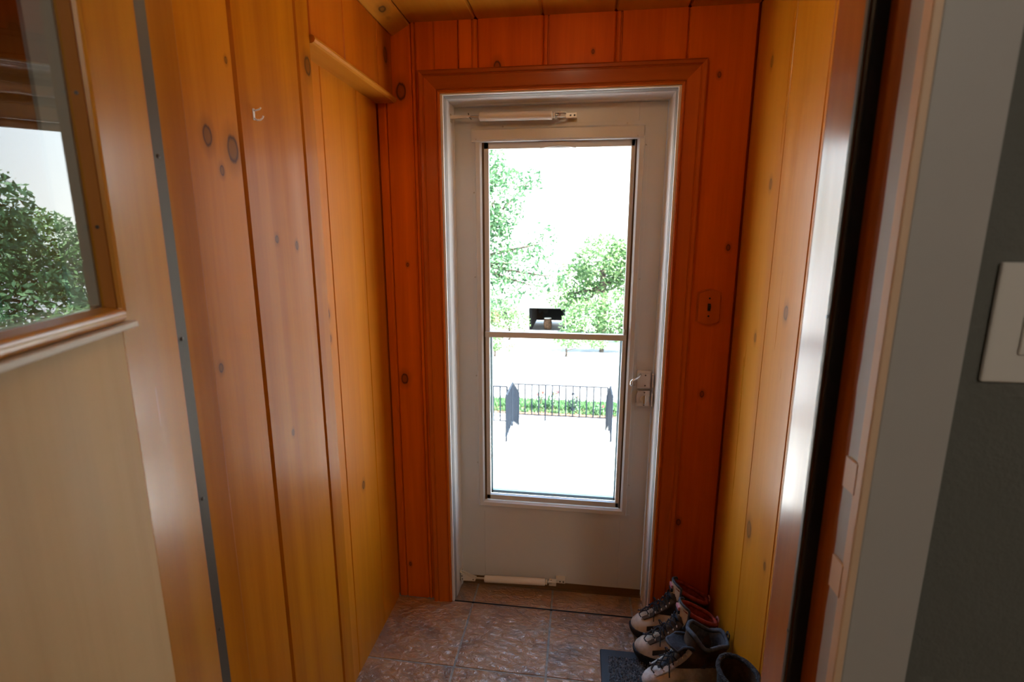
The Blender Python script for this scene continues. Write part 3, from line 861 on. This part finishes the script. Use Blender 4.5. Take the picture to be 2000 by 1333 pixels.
def outline(xh, xf, w_heel, w_ball, z, n=28, pinch=0.0, tilt=0.0, bow=0.0):
    ring = []
    for k in range(n):
        a = 2 * pi * k / n
        cx, sy = cos(a), sin(a)
        ex = abs(cx) ** 0.85 * (1 if cx >= 0 else -1)
        ey = abs(sy) ** 0.80 * (1 if sy >= 0 else -1)
        x = (xh + xf) / 2 + (xf - xh) / 2 * ex
        t = (ex + 1) / 2
        w = w_heel + (w_ball - w_heel) * min(1.0, t * 1.35)
        w -= pinch * math.exp(-((t - .40) / .16) ** 2)
        y = w * ey + bow * (t - .3) ** 2
        ring.append((x, y, z + tilt * (t - .5)))
    return ring

FRONT = [(.0, .268), (.02, .280), (.035, .283), (.05, .276), (.062, .262), (.072, .240), (.082, .218), (.095, .196), (.11, .170), (.125, .152), (.145, .138), (.17, .128), (.20, .122), (.24, .120)]
HEEL = [(.0, .006), (.03, .0), (.06, .002), (.09, .009), (.12, .010), (.15, .004), (.19, .000), (.24, -.002)]

def make_boot(name, label, cat, loc, rz, upper='suede', shaft='leather', lining='red', top=.150, zrim=-.02, tongue='suede', tongue_top=.205,
              tongue_flop=0.0, bow=.012, group=None, wscale=1.0, open_w=0.0, laces=True, tags=True, floppy=0.0):
    r = empty(name, loc, rz, label, cat, group)
    r.scale = (1.04, 1.05, 1.2)
    # sole with heel step and raised toe
    s0 = outline(.000, .276, .034 * wscale, .048 * wscale, 0.0, pinch=.007, bow=bow)
    s1 = outline(-.003, .286, .037 * wscale, .052 * wscale, .012, pinch=.007, bow=bow)
    s2 = outline(-.004, .289, .0375 * wscale, .0525 * wscale, .026, pinch=.006, bow=bow)
    s3 = outline(-.002, .286, .036 * wscale, .051 * wscale, .031, pinch=.006, bow=bow)
    def spring(ring, k):
        return [(x, y, z + k * max(0.0, (x - .20) / .09) ** 2 * .012) for x, y, z in ring]
    smooth_angle(MB().rings([spring(s0, 1.2), spring(s1, 1.0), spring(s2, .9), spring(s3, .8)]).build("sole", 'sole', r), 50)
    # vamp / foot part
    lv = [.026, .036, .048, .058, .066, .074, .083, .094]
    rg = []
    for z in lv:
        f = (z - .026) / .07
        wb = (.050 - .020 * max(0, f) ** 1.6) * wscale
        wh = (.0355 + .001 * f) * wscale
        rg.append(spring(outline(lerp_table(HEEL, z), lerp_table(FRONT, z), wh, wb, z, pinch=.006 * (1 - f), bow=bow * (1 - .5 * f)), .6))
    smooth_angle(MB().rings(rg, True, False).build("vamp", upper, r), 60)
    # shaft, open at the top
    sg = []
    nlev = 7
    for i in range(nlev):
        z = .090 + (top - .090) * i / (nlev - 1)
        u = i / (nlev - 1)
        sg.append(outline(lerp_table(HEEL, z) - .001, lerp_table(FRONT, z) + .001 - .004 * u + open_w * .4 * u, (.0362 + open_w * u) * wscale, (.031 + .006 * u + open_w * u) * wscale, z, tilt=zrim * u, bow=bow * .5 * (1 - u)))
    smooth_angle(MB().rings(sg, False, False).build("shaft", shaft, r), 60)
    if floppy:
        for i in (-1, -2):
            sg[i] = [(x, y * (1 + floppy * 8 * sin(3 * k * .45 + 1)), z + (floppy * sin(k * .9) + floppy * .8 * sin(k * .45 + 2)) * (1 if i == -1 else .5)) for k, (x, y, z) in enumerate(sg[i])]
    rim = sg[-1]
    inner = []
    cx = sum(p[0] for p in rim) / len(rim)
    for k, sc_, dz in ((0, .97, .001), (1, .86, -.004), (2, .80, -.03), (3, .78, -.07)):
        base = rim if k < 3 else sg[1]
        inner.append([(cx + (p[0] - cx) * sc_, p[1] * sc_, (p[2] if k < 3 else .060) + (dz if k < 3 else 0)) for p in base])
    smooth_angle(MB().rings(inner, False, True).build("lining", lining, r), 60)
    MB().tube([(cx + (p[0] - cx) * .965, p[1] * .965, p[2] + .002) for p in rim], .0068, 8, True).build("collar", lining, r, smooth=True)
    # heel pull loop
    xb = rim[len(rim) // 2][0]; zb = rim[len(rim) // 2][2]
    MB().tube([(xb - .004, -.007, zb - .012), (xb - .006, -.007, zb + .014), (xb - .003, 0, zb + .020), (xb - .006, .007, zb + .014), (xb - .004, .007, zb - .012)], .0030, 6).build("pull_loop", 'pink' if tags else 'bluegrey', r, smooth=True)
    # tongue: curved sheet from the instep upwards
    rows, rows2 = [], []
    for i in range(11):
        u = i / 10
        z = .078 + (tongue_top - .078) * u
        xf = lerp_table(FRONT, z) + .004 + .012 * max(0, u - .5) * 2
        fl = tongue_flop * max(0, (u - .45) / .55) ** 1.5
        hw = (.016 + .016 * min(1, u * 1.6)) * wscale
        a, b = [], []
        for k in range(-4, 5):
            q = k / 4
            edge = (1 - (abs(q) ** 3) * (.010 if u > .9 else 0))
            zz = z - fl * .75 - (.012 * q * q if i == 10 else 0)
            a.append((xf - .022 * q * q + fl, hw * q, zz))
            b.append((xf - .022 * q * q + fl - .007, hw * q * .97, zz - .001))
        rows.append(a); rows2.append(b)
    tg = MB().grid(rows)
    tg.grid([list(reversed(x)) for x in rows2])
    edge1 = [x[0] for x in rows] + rows[-1][1:] + [x[-1] for x in reversed(rows[:-1])]
    edge2 = [x[0] for x in rows2] + rows2[-1][1:] + [x[-1] for x in reversed(rows2[:-1])]
    tg.grid([edge1, edge2])
    smooth_angle(tg.build("tongue", tongue, r), 60)
    MB().tube([(x - .004, y, z) for x, y, z in edge1[4:-4]], .0045, 6).build("tongue_edge", 'bluegrey', r, smooth=True)
    if tags:
        for u0, m in ((.86, 'pink'), (.70, 'navy'), (.52, 'navy')):
            i = int(u0 * 10)
            p = rows[i][4]; p2 = rows[i + 1][4]
            MB().box(-.004, .004, -.013, .013, -.006, .006, .002).build("tongue_tag", m, r).location = ((p[0] + p2[0]) / 2 + .002, 0, (p[2] + p2[2]) / 2)
    # eyestays: two leather strips beside the tongue, with laces across
    pts = []
    for i in range(7):
        u = i / 6
        z = .070 + (min(top, .150) - .074) * u
        pts.append((lerp_table(FRONT, z), z))
    for s in (-1, 1):
        rr1, rr2 = [], []
        for i, (x, z) in enumerate(pts):
            hw = .017 + .006 * i / 6
            rr1.append([(x + .004, s * hw, z + .004), (x - .004, s * (hw + .010), z + .002)])
        rows_ = [[q for q in a] for a in rr1]
        st = MB().grid(rows_)
        st.grid([[(q[0] - .003, q[1], q[2] - .003) for q in a] for a in rows_])
        smooth_angle(st.build("eyestay", 'leather' if upper == 'suede' else upper, r), 60)
    if laces:
        lc = MB()
        for i in range(6):
            (x, z), (x2, z2) = pts[i], pts[min(i + 1, 6)]
            h = .019 + .006 * i / 6
            for s in (-1, 1):
                lc.tube([(x + .004, s * h, z + .005), (x + .010, s * h * .5, z + .010), ((x + x2) / 2 + .012, 0, (z + z2) / 2 + .011), (x2 + .010, -s * h * .5, z2 + .010), (x2 + .004, -s * h, z2 + .006)], .0019, 6)
        # loose bow and ends
        x, z = pts[3]
        for s in (-1, 1):
            lc.tube([(x + .012, 0, z + .012), (x + .022, s * .018, z + .018), (x + .020, s * .034, z + .006), (x + .016, s * .026, z - .004), (x + .014, s * .008, z + .008)], .0019, 6)
            lc.tube([(x + .012, 0, z + .012), (x + .026, s * .012, z + .002), (x + .030, s * .030, z - .016), (x + .034, s * .044, z - .030)], .0019, 6)
        lc.build("laces", 'lace', r, smooth=True)
        for i in range(6):
            x, z = pts[i]
            for s in (-1, 1):
                h = .020 + .006 * i / 6
                MB().lathe([(.0036, 0), (.0036, .002), (.0016, .003)], (x + .0015, s * (h + .002), z + .003), 'X', 8).build("eyelet", 'nickel', r)
    # stitched seams on the toe
    def vamp_pt(x, side):
        """point on the vamp surface: height at given x, side -1..1"""
        best = None
        for ring in rg:
            for p in ring:
                d = (p[0] - x) ** 2 + (p[1] - side) ** 2
                if best is None or d < best[0]:
                    best = (d, p)
        return best[1]
    sm = MB()
    for rad, ox in ((.020, .236), (.026, .232)):
        loop = []
        for k in range(16):
            a = 2 * pi * k / 16
            x, y = ox + rad * .75 * cos(a), rad * .85 * sin(a) + bow * .25
            # height from the profile (inverse of FRONT at the crest, lowered to the sides)
            zc = .062
            for (za, xa), (zb2, xb2) in zip(FRONT, FRONT[1:]):
                if xa >= x >= xb2:
                    zc = za + (zb2 - za) * (xa - x) / max(1e-6, xa - xb2)
                    break
            loop.append((x, y, zc + .0015 - 9.0 * y * y))
        sm.tube(loop, .0011, 5, True)
    sm.build("toe_seam", 'stitch', r, smooth=True)
    ov = MB()
    for s in (-1, 1):
        rws = []
        for i in range(7):
            u = i / 6
            k0 = outline(lerp_table(HEEL, .05), lerp_table(FRONT, .05), .0362 * wscale, .0475 * wscale, .05, 28, .004, 0, bow * .85)
            idx = int(round((4 + 5 * u))) if s > 0 else int(round(28 - 4 - 5 * u))
            p = k0[idx % 28]
            rws.append([(p[0], p[1] * 1.035, .040 + .016 * sin(pi * u)), (p[0], p[1] * 1.02, .058 + .012 * sin(pi * u))])
        ov.grid(rws)
    smooth_angle(ov.build("side_overlay", 'leather' if upper == 'suede' else upper, r), 60)
    return r

make_boot("hiking_boot", "beige hiking boot with dark laces nearest the door, red lining, toe on bare tile", "boot", (.528, -.065, 0.0), radians(180 + 4),
          upper='suede', shaft='leather', lining='red', top=.160, zrim=.055, tongue='suede', tongue_top=.205, group="worn boots by the pine wall")
make_boot("hiking_boot", "beige hiking boot with red collar in the middle, toe over the mat edge", "boot", (.530, -.185, 0.0068), radians(180 + 7),
          upper='suede', shaft='leather', lining='red', top=.160, zrim=.055, tongue='suede', tongue_top=.205, group="worn boots by the pine wall", bow=-.012)
make_boot("ankle_boot", "grey suede boot with gaping dark collar and blue grey lining, standing on the mat", "boot", (.532, -.300, 0.0108), radians(180 + 13),
          upper='grey_suede', shaft='leather', lining='bluegrey', top=.168, zrim=.030, tongue='navy', tongue_top=.215, tongue_flop=.070,
          open_w=.016, floppy=.007, tags=False, group="worn boots by the pine wall")

# tall fleece lined boot, mostly below the picture edge
tb = empty("fleece_boot", (.487, -.562, .0108), radians(180 + 10), "tall dark boot with fuzzy rim and brown inside, half hidden by the jamb board", "boot", "worn boots by the pine wall")
sgs = []
for z, rx, ry in [(.03, .056, .045), (.08, .054, .046), (.15, .052, .056), (.24, .053, .064), (.295, .055, .068)]:
    sgs.append([(rx * cos(2 * pi * k / 28), ry * sin(2 * pi * k / 28), z) for k in range(28)])
smooth_angle(MB().rings(sgs, True, False).build("shaft", 'fleece', tb), 60)
ins = [[(x * .9, y * .9, z) for x, y, z in sgs[4]], [(x * .86, y * .86, z) for x, y, z in sgs[3]], [(x * .82, y * .82, z) for x, y, z in sgs[1]]]
smooth_angle(MB().rings(ins, False, True).build("lining", 'brown_lining', tb), 60)
rng = random.Random(5)
MB().tube([(.0525 * cos(2 * pi * k / 40), .066 * sin(2 * pi * k / 40), .296 + rng.uniform(-.0012, .0012)) for k in range(40)], [.0075 + rng.uniform(-.001, .001) for k in range(40)], 10, True).build("fuzzy_rim", 'fleece', tb, smooth=True)
fr = [outline(-.054, lerp_table(FRONT, z) - .075, .046, .048 - .5 * max(0, z - .05), z, bow=0) for z in (.022, .036, .050, .064, .078)]
smooth_angle(MB().rings(fr).build("foot", 'leather', tb), 60)
smooth_angle(MB().rings([outline(-.055, .204, .044, .048, 0.0), outline(-.056, .208, .047, .050, .012), outline(-.056, .207, .047, .050, .024)]).build("sole", 'sole', tb), 50)

cr = MB()
cr.lathe([(.0008, 0), (.0026, .0008), (.0030, .002), (.0016, .0034), (.0003, .0038)], (0, 0, 0), 'Z', 7)
tag(cr.build("paper_crumb", 'crumb'), "tiny white crumb on the terracotta tile", "crumb").location = (-.028, -.052, 0.0)

# ------------------------------------------------------------------ outside: porch, walk, railings
po = MB().box(-1.6, 1.5, .192, 1.30, -.35, -.12).build("ground_porch", 'concrete', kind='structure')
st = empty("stairs", kind='structure')
for i in range(11):
    z = -.12 - .18 * (i + 1)
    y = 1.30 + .30 * i
    MB().box(-1.45, .75, y, y + .31, z - .3, z).build("step", 'concrete', st)
ZL = -2.30
MB().box(-1.50, .85, 4.60, 8.12, ZL - .4, ZL).build("ground_landing", 'concrete', kind='structure')
st2 = empty("stairs_2", kind='structure')
for i in range(2):
    z = ZL - .18 * (i + 1)
    y = 8.12 + .33 * i
    MB().box(-1.50, .85, y, y + .34, z - .4, z).build("step", 'concrete', st2)
ZW2 = -2.84
MB().box(-6.0, 6.0, 8.78, 10.35, ZW2 - .4, ZW2).build("ground_walk", 'concrete', kind='structure')
# sloping ground and pale road beyond
MB().rings([[(-14, 10.35, ZW2 - .02), (14, 10.35, ZW2 - .02), (14, 10.35, ZW2 - 1), (-14, 10.35, ZW2 - 1)],
            [(-30, 22, -4.05), (30, 22, -4.05), (30, 22, -6), (-30, 22, -6)],
            [(-60, 46, -6.75), (60, 46, -6.75), (60, 46, -9), (-60, 46, -9)],
            [(-160, 120, -6.9), (160, 120, -6.9), (160, 120, -9), (-160, 120, -9)],
            [(-900, 900, -6.9), (900, 900, -6.9), (900, 900, -9), (-900, 900, -9)]]).build("ground", 'asphalt', kind='structure')
MB().box(-5, -1.52, .20, 8.7, -3.2, -2.42).box(.87, 5, .20, 8.7, -3.2, -2.42).build("ground_bed", 'concrete', kind='structure')

def iron_fence(name, label, pts, zb, zt, step, post_every=None, scroll_at=None, posts=()):
    """pts: two ground points (x,y); zb, zt: functions of u giving bottom and top rail heights"""
    r = empty(name, (pts[0][0], pts[0][1], zb(0) - .10), 0, label, "railing")
    o = Vector(r.location)
    a, b = Vector((*pts[0], 0)), Vector((*pts[1], 0))
    L = (b - a).length
    def P(u, z):
        q = a + (b - a) * u
        return Vector((q.x, q.y, z)) - o
    MB().tube([P(i / 8, zt(i / 8)) for i in range(9)], .018, 6).build("top_rail", 'iron', r)
    MB().tube([P(i / 8, zb(i / 8)) for i in range(9)], .014, 6).build("bottom_rail", 'iron', r)
    n = max(2, round(L / step))
    for i in range(n + 1):
        u = i / n
        post = i in (0, n) or i in posts
        MB().tube([P(u, zb(u) - (.13 if post else 0)), P(u, zt(u))], .020 if post else .0165, 6).build("post" if post else "picket", 'iron', r)
    if scroll_at is not None:
        sc = MB()
        zm = (zb(scroll_at) + zt(scroll_at)) / 2
        c = P(scroll_at, zm)
        d = (b - a).normalized()
        def spiral(sx, sz, cx_, cz, r0, turns=1.25, st=0.0):
            pts_ = []
            for k in range(26):
                t = k / 25
                rr = r0 * (1 - .75 * t)
                ang = st + turns * 2 * pi * t
                pts_.append(c + d * (sx * (cx_ + rr * cos(ang))) + Vector((0, 0, sz * (cz + rr * sin(ang)))))
            return pts_
        for sx in (-1, 1):
            for sz in (-1, 1):
                sc.tube(spiral(sx, sz, .062, .06, .046, 1.2, -pi / 2), .0085, 5)
                sc.tube(spiral(sx, sz, .040, .20, .032, 1.2, pi), .0075, 5)
                sc.tube([c + d * (sx * .108) + Vector((0, 0, sz * .0)), c + d * (sx * .100) + Vector((0, 0, sz * .08)), c + d * (sx * .05) + Vector((0, 0, sz * .14)), c + d * (sx * .012) + Vector((0, 0, sz * .20))], .0085, 5)
            sc.tube([c + d * (sx * .05), c + d * (sx * .112)], .014, 6)
        for sz in (-1, 1):
            sc.tube([c + Vector((0, 0, sz * .20 - .02)), c + Vector((0, 0, sz * .20 + .02))], .026, 8)
        sc.build("scrollwork", 'iron', r)
    return r

iron_fence("iron_railing", "black iron railing with scrollwork crossing at the end of the walk", ((-1.60, 9.93), (.72, 9.98)), lambda u: -2.70 - .02 * u, lambda u: -1.92 - .02 * u, .166, scroll_at=.645, posts=(5,))
iron_fence("iron_railing", "black iron railing along the walk on the side of the leafy plant", ((-1.34, 7.25), (-1.34, 8.09)), lambda u: ZL + .10, lambda u: -1.37, .19)
iron_fence("iron_railing", "black iron stair railing stepping down beyond the walk, hinge side of the storm door", ((-1.34, 8.13), (-1.34, 9.20)), lambda u: ZL + .10 - .50 * u, lambda u: -1.37 - .53 * u, .20)
iron_fence("iron_railing", "black iron railing along the walk on the latch side of the storm door", ((.66, 7.5), (.66, 8.09)), lambda u: ZL + .10, lambda u: -1.37, .19)
iron_fence("iron_railing", "black iron stair railing stepping down beyond the walk, latch side of the storm door", ((.66, 8.13), (.66, 9.20)), lambda u: ZL + .10 - .50 * u, lambda u: -1.37 - .53 * u, .20)
iron_fence("iron_railing", "black iron railing branching off behind the walk railing towards the hinge side", ((-3.6, 8.05), (-1.45, 8.10)), lambda u: -2.20, lambda u: -1.45, .145)

# ---- lawn strip with roses behind the cross railing
def blades(n, x0, x1, y0, y1, zf, h, seed, w=.02):
    rg_ = random.Random(seed)
    mb = MB()
    for _ in range(n):
        x, y = rg_.uniform(x0, x1), rg_.uniform(y0, y1)
        z = zf(x, y)
        a, hh, l = rg_.uniform(0, pi), h * rg_.uniform(.5, 1.1), rg_.uniform(-.06, .06)
        mb.add([(x - w * cos(a), y - w * sin(a), z), (x + w * cos(a), y + w * sin(a), z), (x + l, y + rg_.uniform(-.05, .05), z + hh)], [(0, 1, 2)])
    return mb
MB().rings([[(-5, 10.36, ZW2 + .02), (5, 10.36, ZW2 + .02), (5, 10.36, ZW2 - .3), (-5, 10.36, ZW2 - .3)],
            [(-5, 10.75, ZW2 + .10), (5, 10.75, ZW2 + .10), (5, 10.75, ZW2 - .3), (-5, 10.75, ZW2 - .3)],
            [(-5, 11.5, ZW2 + .02), (5, 11.5, ZW2 + .02), (5, 11.5, ZW2 - .3), (-5, 11.5, ZW2 - .3)]]).build("ground_mulch", 'soil', kind='structure')
tag(blades(7000, -3.2, 2.4, 10.42, 11.2, lambda x, y: ZW2 + .03 + (.07 if y > 10.6 else .0), .12, 21).build("grass", 'leaf_c', fix=False), "strip of green grass growing behind the iron cross railing", "grass", kind='stuff')

def leaf_cloud(blobs, n, size, seed, droop=0.0):
    rg_ = random.Random(seed)
    tot = sum(b[3] * b[4] * b[5] for b in blobs)
    vs, fs = [], []
    for bx, by, bz, rx, ry, rz in blobs:
        m = int(n * rx * ry * rz / tot)
        for _ in range(m):
            while True:
                u, v, w = rg_.uniform(-1, 1), rg_.uniform(-1, 1), rg_.uniform(-1, 1)
                q = u * u + v * v + w * w
                if q <= 1 and rg_.random() < .35 + .65 * q:
                    break
            c = Vector((bx + u * rx, by + v * ry, bz + w * rz))
            d = Vector((rg_.gauss(0, 1), rg_.gauss(0, 1), rg_.gauss(0, .7) - droop)).normalized()
            e = d.orthogonal().normalized()
            e = Matrix.Rotation(rg_.uniform(0, 2 * pi), 3, d) @ e
            s = size * rg_.uniform(.55, 1.35)
            k = len(vs)
            vs += [c - d * s, c + e * s * .42, c + d * s, c - e * s * .42]
            fs.append((k, k + 1, k + 2, k + 3))
    mb = MB()
    mb.v = [tuple(v) for v in vs]
    mb.f = fs
    return mb

def tree(name, label, cat, base, trunk, blobs, n, size, seed, m='leaf_a', droop=0.0, group=None, branches=()):
    r = empty(name, base, 0, label, cat, group)
    b = Vector(base)
    rel = [(x - b.x, y - b.y, z - b.z, rx, ry, rz) for x, y, z, rx, ry, rz in blobs]
    tk = MB().tube([(0, 0, 0), (.03 * trunk[0], .02, trunk[0] * .5), (-.02, .05, trunk[0])], [trunk[1] * 1.25, trunk[1], trunk[1] * .7], 8)
    for x, y, z, *_ in rel:
        tk.tube([(0, 0, trunk[0] * .75), (x * .5, y * .5, trunk[0] * .75 + (z - trunk[0] * .75) * .6), (x, y, z)], [trunk[1] * .5, trunk[1] * .3, trunk[1] * .1], 6)
    tk.build("trunk", 'bark', r)
    leaf_cloud(rel, n, size, seed, droop).build("foliage", m, r, fix=False, kind='stuff')
    return r

tree("leafy_tree", "tall loose tree with drooping leafy boughs filling the hinge side of the upper pane", "tree", (-6.2, 26, -4.55), (6.5, .28),
     [(-5.6, 26, 1.2, 1.9, 1.6, 2.6), (-4.6, 25.5, 3.6, 1.7, 1.6, 2.0), (-5.8, 26, 5.4, 1.7, 1.5, 2.0), (-3.4, 26, .2, 1.3, 1.2, 1.3), (-4.6, 25.4, -1.4, 1.5, 1.2, 1.0),
      (-8.2, 26.5, 2.6, 2.4, 2.0, 3.0), (-7.6, 26.5, 7.0, 2.0, 1.8, 2.2), (-2.9, 26.5, 4.6, .9, .8, .7), (-2.6, 26, -1.0, .8, .8, .7), (-2.1, 26, 1.3, .9, .7, 1.2), (-1.5, 26.2, -.5, .8, .7, .8)], 12500, .15, 31, 'leaf_a', .6)
tree("leafy_tree", "rounded tree behind the pale house on the latch side of the upper pane", "tree", (1.6, 36.5, -5.7), (5.0, .30),
     [(-.3, 37, -1.6, 1.7, 1.6, 1.7), (1.6, 37, -.2, 2.2, 1.8, 2.2), (3.6, 37.5, -.6, 2.0, 1.8, 2.4), (.6, 36.5, -2.8, 1.7, 1.4, 1.3), (5.6, 38, .5, 2.3, 2.0, 2.8), (-1.5, 36, -2.6, 1.1, 1.0, 1.0), (-.4, 36, -3.4, 1.0, 1.0, .8)], 10500, .17, 32, 'leaf_b', .2)
tree("leafy_tree", "broad dense tree on the latch side, mirrored in the window of the open inner door", "tree", (7.4, 32, -5.3), (5.5, .32),
     [(5.0, 31, -1.5, 1.8, 1.6, 2.2), (6.6, 31.5, .9, 2.2, 1.8, 2.4), (8.4, 32, 2.6, 2.4, 2.0, 2.4), (6.2, 31, 3.2, 1.7, 1.5, 1.6), (8.8, 32, -1.2, 2.3, 1.8, 2.4), (6.8, 30.6, -2.6, 2.0, 1.4, 1.2), (10.6, 32.5, .8, 2.2, 2.0, 3.0)], 11000, .19, 37, 'leaf_a', .3)
tree("flowering_shrub", "pale round shrub in front of the house on the latch side", "shrub", (1.2, 25, -4.40), (1.0, .10),
     [(.5, 25, -2.7, 1.3, 1.0, 1.2), (1.9, 25, -2.4, 1.3, 1.0, 1.4), (-.3, 24.6, -3.1, .8, .7, .9), (3.1, 25.4, -2.6, 1.2, 1.0, 1.4)], 5200, .11, 33, 'leaf_b', .3)
tree("low_shrub", "small ragged shrub beside the pale house on the hinge side", "shrub", (-4.6, 31, -5.1), (.8, .07),
     [(-5.2, 31, -3.3, 1.2, .9, 1.1), (-4.1, 31.2, -3.9, .9, .7, .8), (-6.6, 31, -3.6, 1.1, .9, 1.2)], 2200, .11, 34, 'leaf_b', .1)
tree("low_shrub", "low green shrub at the roadside beneath the pale shrub", "shrub", (-.6, 22.4, -4.1), (.4, .05),
     [(-.5, 22.4, -3.35, .9, .5, .30), (.9, 22.6, -3.45, .6, .5, .25)], 900, .08, 35, 'leaf_b', .0)
tree("low_shrub", "low green shrub at the roadside beneath the tall tree", "shrub", (-4.0, 21.6, -4.05), (.4, .05),
     [(-4.0, 21.6, -3.3, .45, .4, .45), (-3.2, 21.8, -3.6, .3, .3, .2)], 500, .08, 36, 'leaf_b', .0)

def rose(name, label, x, y, z, h, seed, flowers):
    r = empty(name, (x, y, z), 0, label, "rose bush", "rose bushes behind the iron railing")
    rg_ = random.Random(seed)
    s = MB()
    tips = []
    for _ in range(5):
        t = (rg_.uniform(-.12, .12), rg_.uniform(-.08, .08), h * rg_.uniform(.7, 1.05))
        s.tube([(0, 0, 0), (t[0] * .4, t[1] * .4, t[2] * .55), t], [.008, .006, .004], 5)
        tips.append(t)
    s.build("stem", 'bark', r)
    leaf_cloud([(0, 0, h * .55, .13, .12, h * .45)], 130, .038, seed).build("foliage", 'leaf_a', r, fix=False, kind='stuff')
    for t in tips[:flowers]:
        leaf_cloud([(t[0], t[1], t[2] + .01, .035, .035, .03)], 26, .022, seed + 3).build("bloom", 'petal', r, fix=False)
    return r
rose("rose_bush", "rose bush with one red bloom behind the fifth picket of the cross railing", -.95, 10.55, ZW2 + .05, .55, 51, 2)
rose("rose_bush", "dark rose bush behind the middle post of the cross railing", -.62, 10.62, ZW2 + .06, .50, 52, 3)
rose("rose_bush", "low rose bush behind the scrollwork of the cross railing", -.05, 10.55, ZW2 + .05, .42, 53, 2)
rose("rose_bush", "lone red rose near the latch end of the cross railing", .55, 10.50, ZW2 + .04, .24, 54, 1)

def strap_plant(label, x, y, z, n, h, seed):
    r = empty("strap_plant", (x, y, z), 0, label, "plant")
    rg_ = random.Random(seed)
    for _ in range(n):
        a, l = rg_.uniform(0, 2 * pi), rg_.uniform(.10, .24)
        hh = h * rg_.uniform(.6, 1.0)
        rows = []
        for i in range(5):
            u = i / 4
            c = Vector((l * u ** 1.5 * cos(a), l * u ** 1.5 * sin(a), hh * u * (1 - .2 * u)))
            wv = Vector((-sin(a), cos(a), 0)) * (.022 * (1 - u * .85))
            rows.append([tuple(c - wv), tuple(c + wv)])
        MB().grid(rows).build("leaf", 'leaf_c', r, fix=False)
    return r
strap_plant("clump of green strap leaves beside the walk railing, low in the lower pane", -1.60, 6.45, -2.42, 14, .55, 61)
strap_plant("clump of green strap leaves below the stair railing on the latch side", .98, 8.45, -2.62, 14, .50, 62)

# ---- house across the road with a dark open carport
hs = empty("house", (-3.43, 41, -6.2), 0, "pale gabled house with a dark open carport across the road", "house")
wl_ = MB().box(-6.0, -.90, 0, 8, 0, 2.35).box(2.20, 2.6, 0, 8, 0, 2.35).box(-.90, 2.20, 0, .4, 1.95, 2.35).box(-.9, 2.2, 6.5, 8, 0, 2.35)
wl_.build("wall", 'stucco', hs)
MB().box(-.88, 2.18, 5.8, 6.4, 0, 1.95).box(-.88, -.7, .45, 5.8, 0, 1.95).box(2.0, 2.18, .45, 5.8, 0, 1.95).box(-.7, 2.0, .45, 5.8, 1.9, 1.95).build("carport_recess", 'dark_in', hs)
MB().prism([(-.1 - 3.0, 2.35), (2.9, 2.35), (.1, 4.4)], 'Y', -.4, 8.2).build("gable_roof", 'shingle', hs)
MB().prism([(-6.4, 2.36), (-2.6, 2.36), (-3.4, 3.3), (-5.6, 3.3)], 'Y', -.2, 8.0).build("side_roof", 'shingle', hs)
MB().box(-4.9, -3.4, -.06, 0, .7, 1.7).build("brick_panel", 'brick', hs, label="reddish brick panel")
MB().box(-3.2, -2.7, -.05, 0, .9, 1.8).build("window", 'dark_in', hs)
br = empty("barrel", (-2.75, 41.9, -6.2), 0, "brown barrel standing in the open carport of the pale house", "barrel")
MB().lathe([(.30, 0), (.36, .3), (.37, .5), (.34, .8), (.30, .95)], (0, 0, 0), 'Z', 14).build("body", 'barrel', br, smooth=True)
MB().lathe([(.31, .95), (.31, 1.0), (.1, 1.01)], (0, 0, 0), 'Z', 14).build("lid", 'stucco', br)
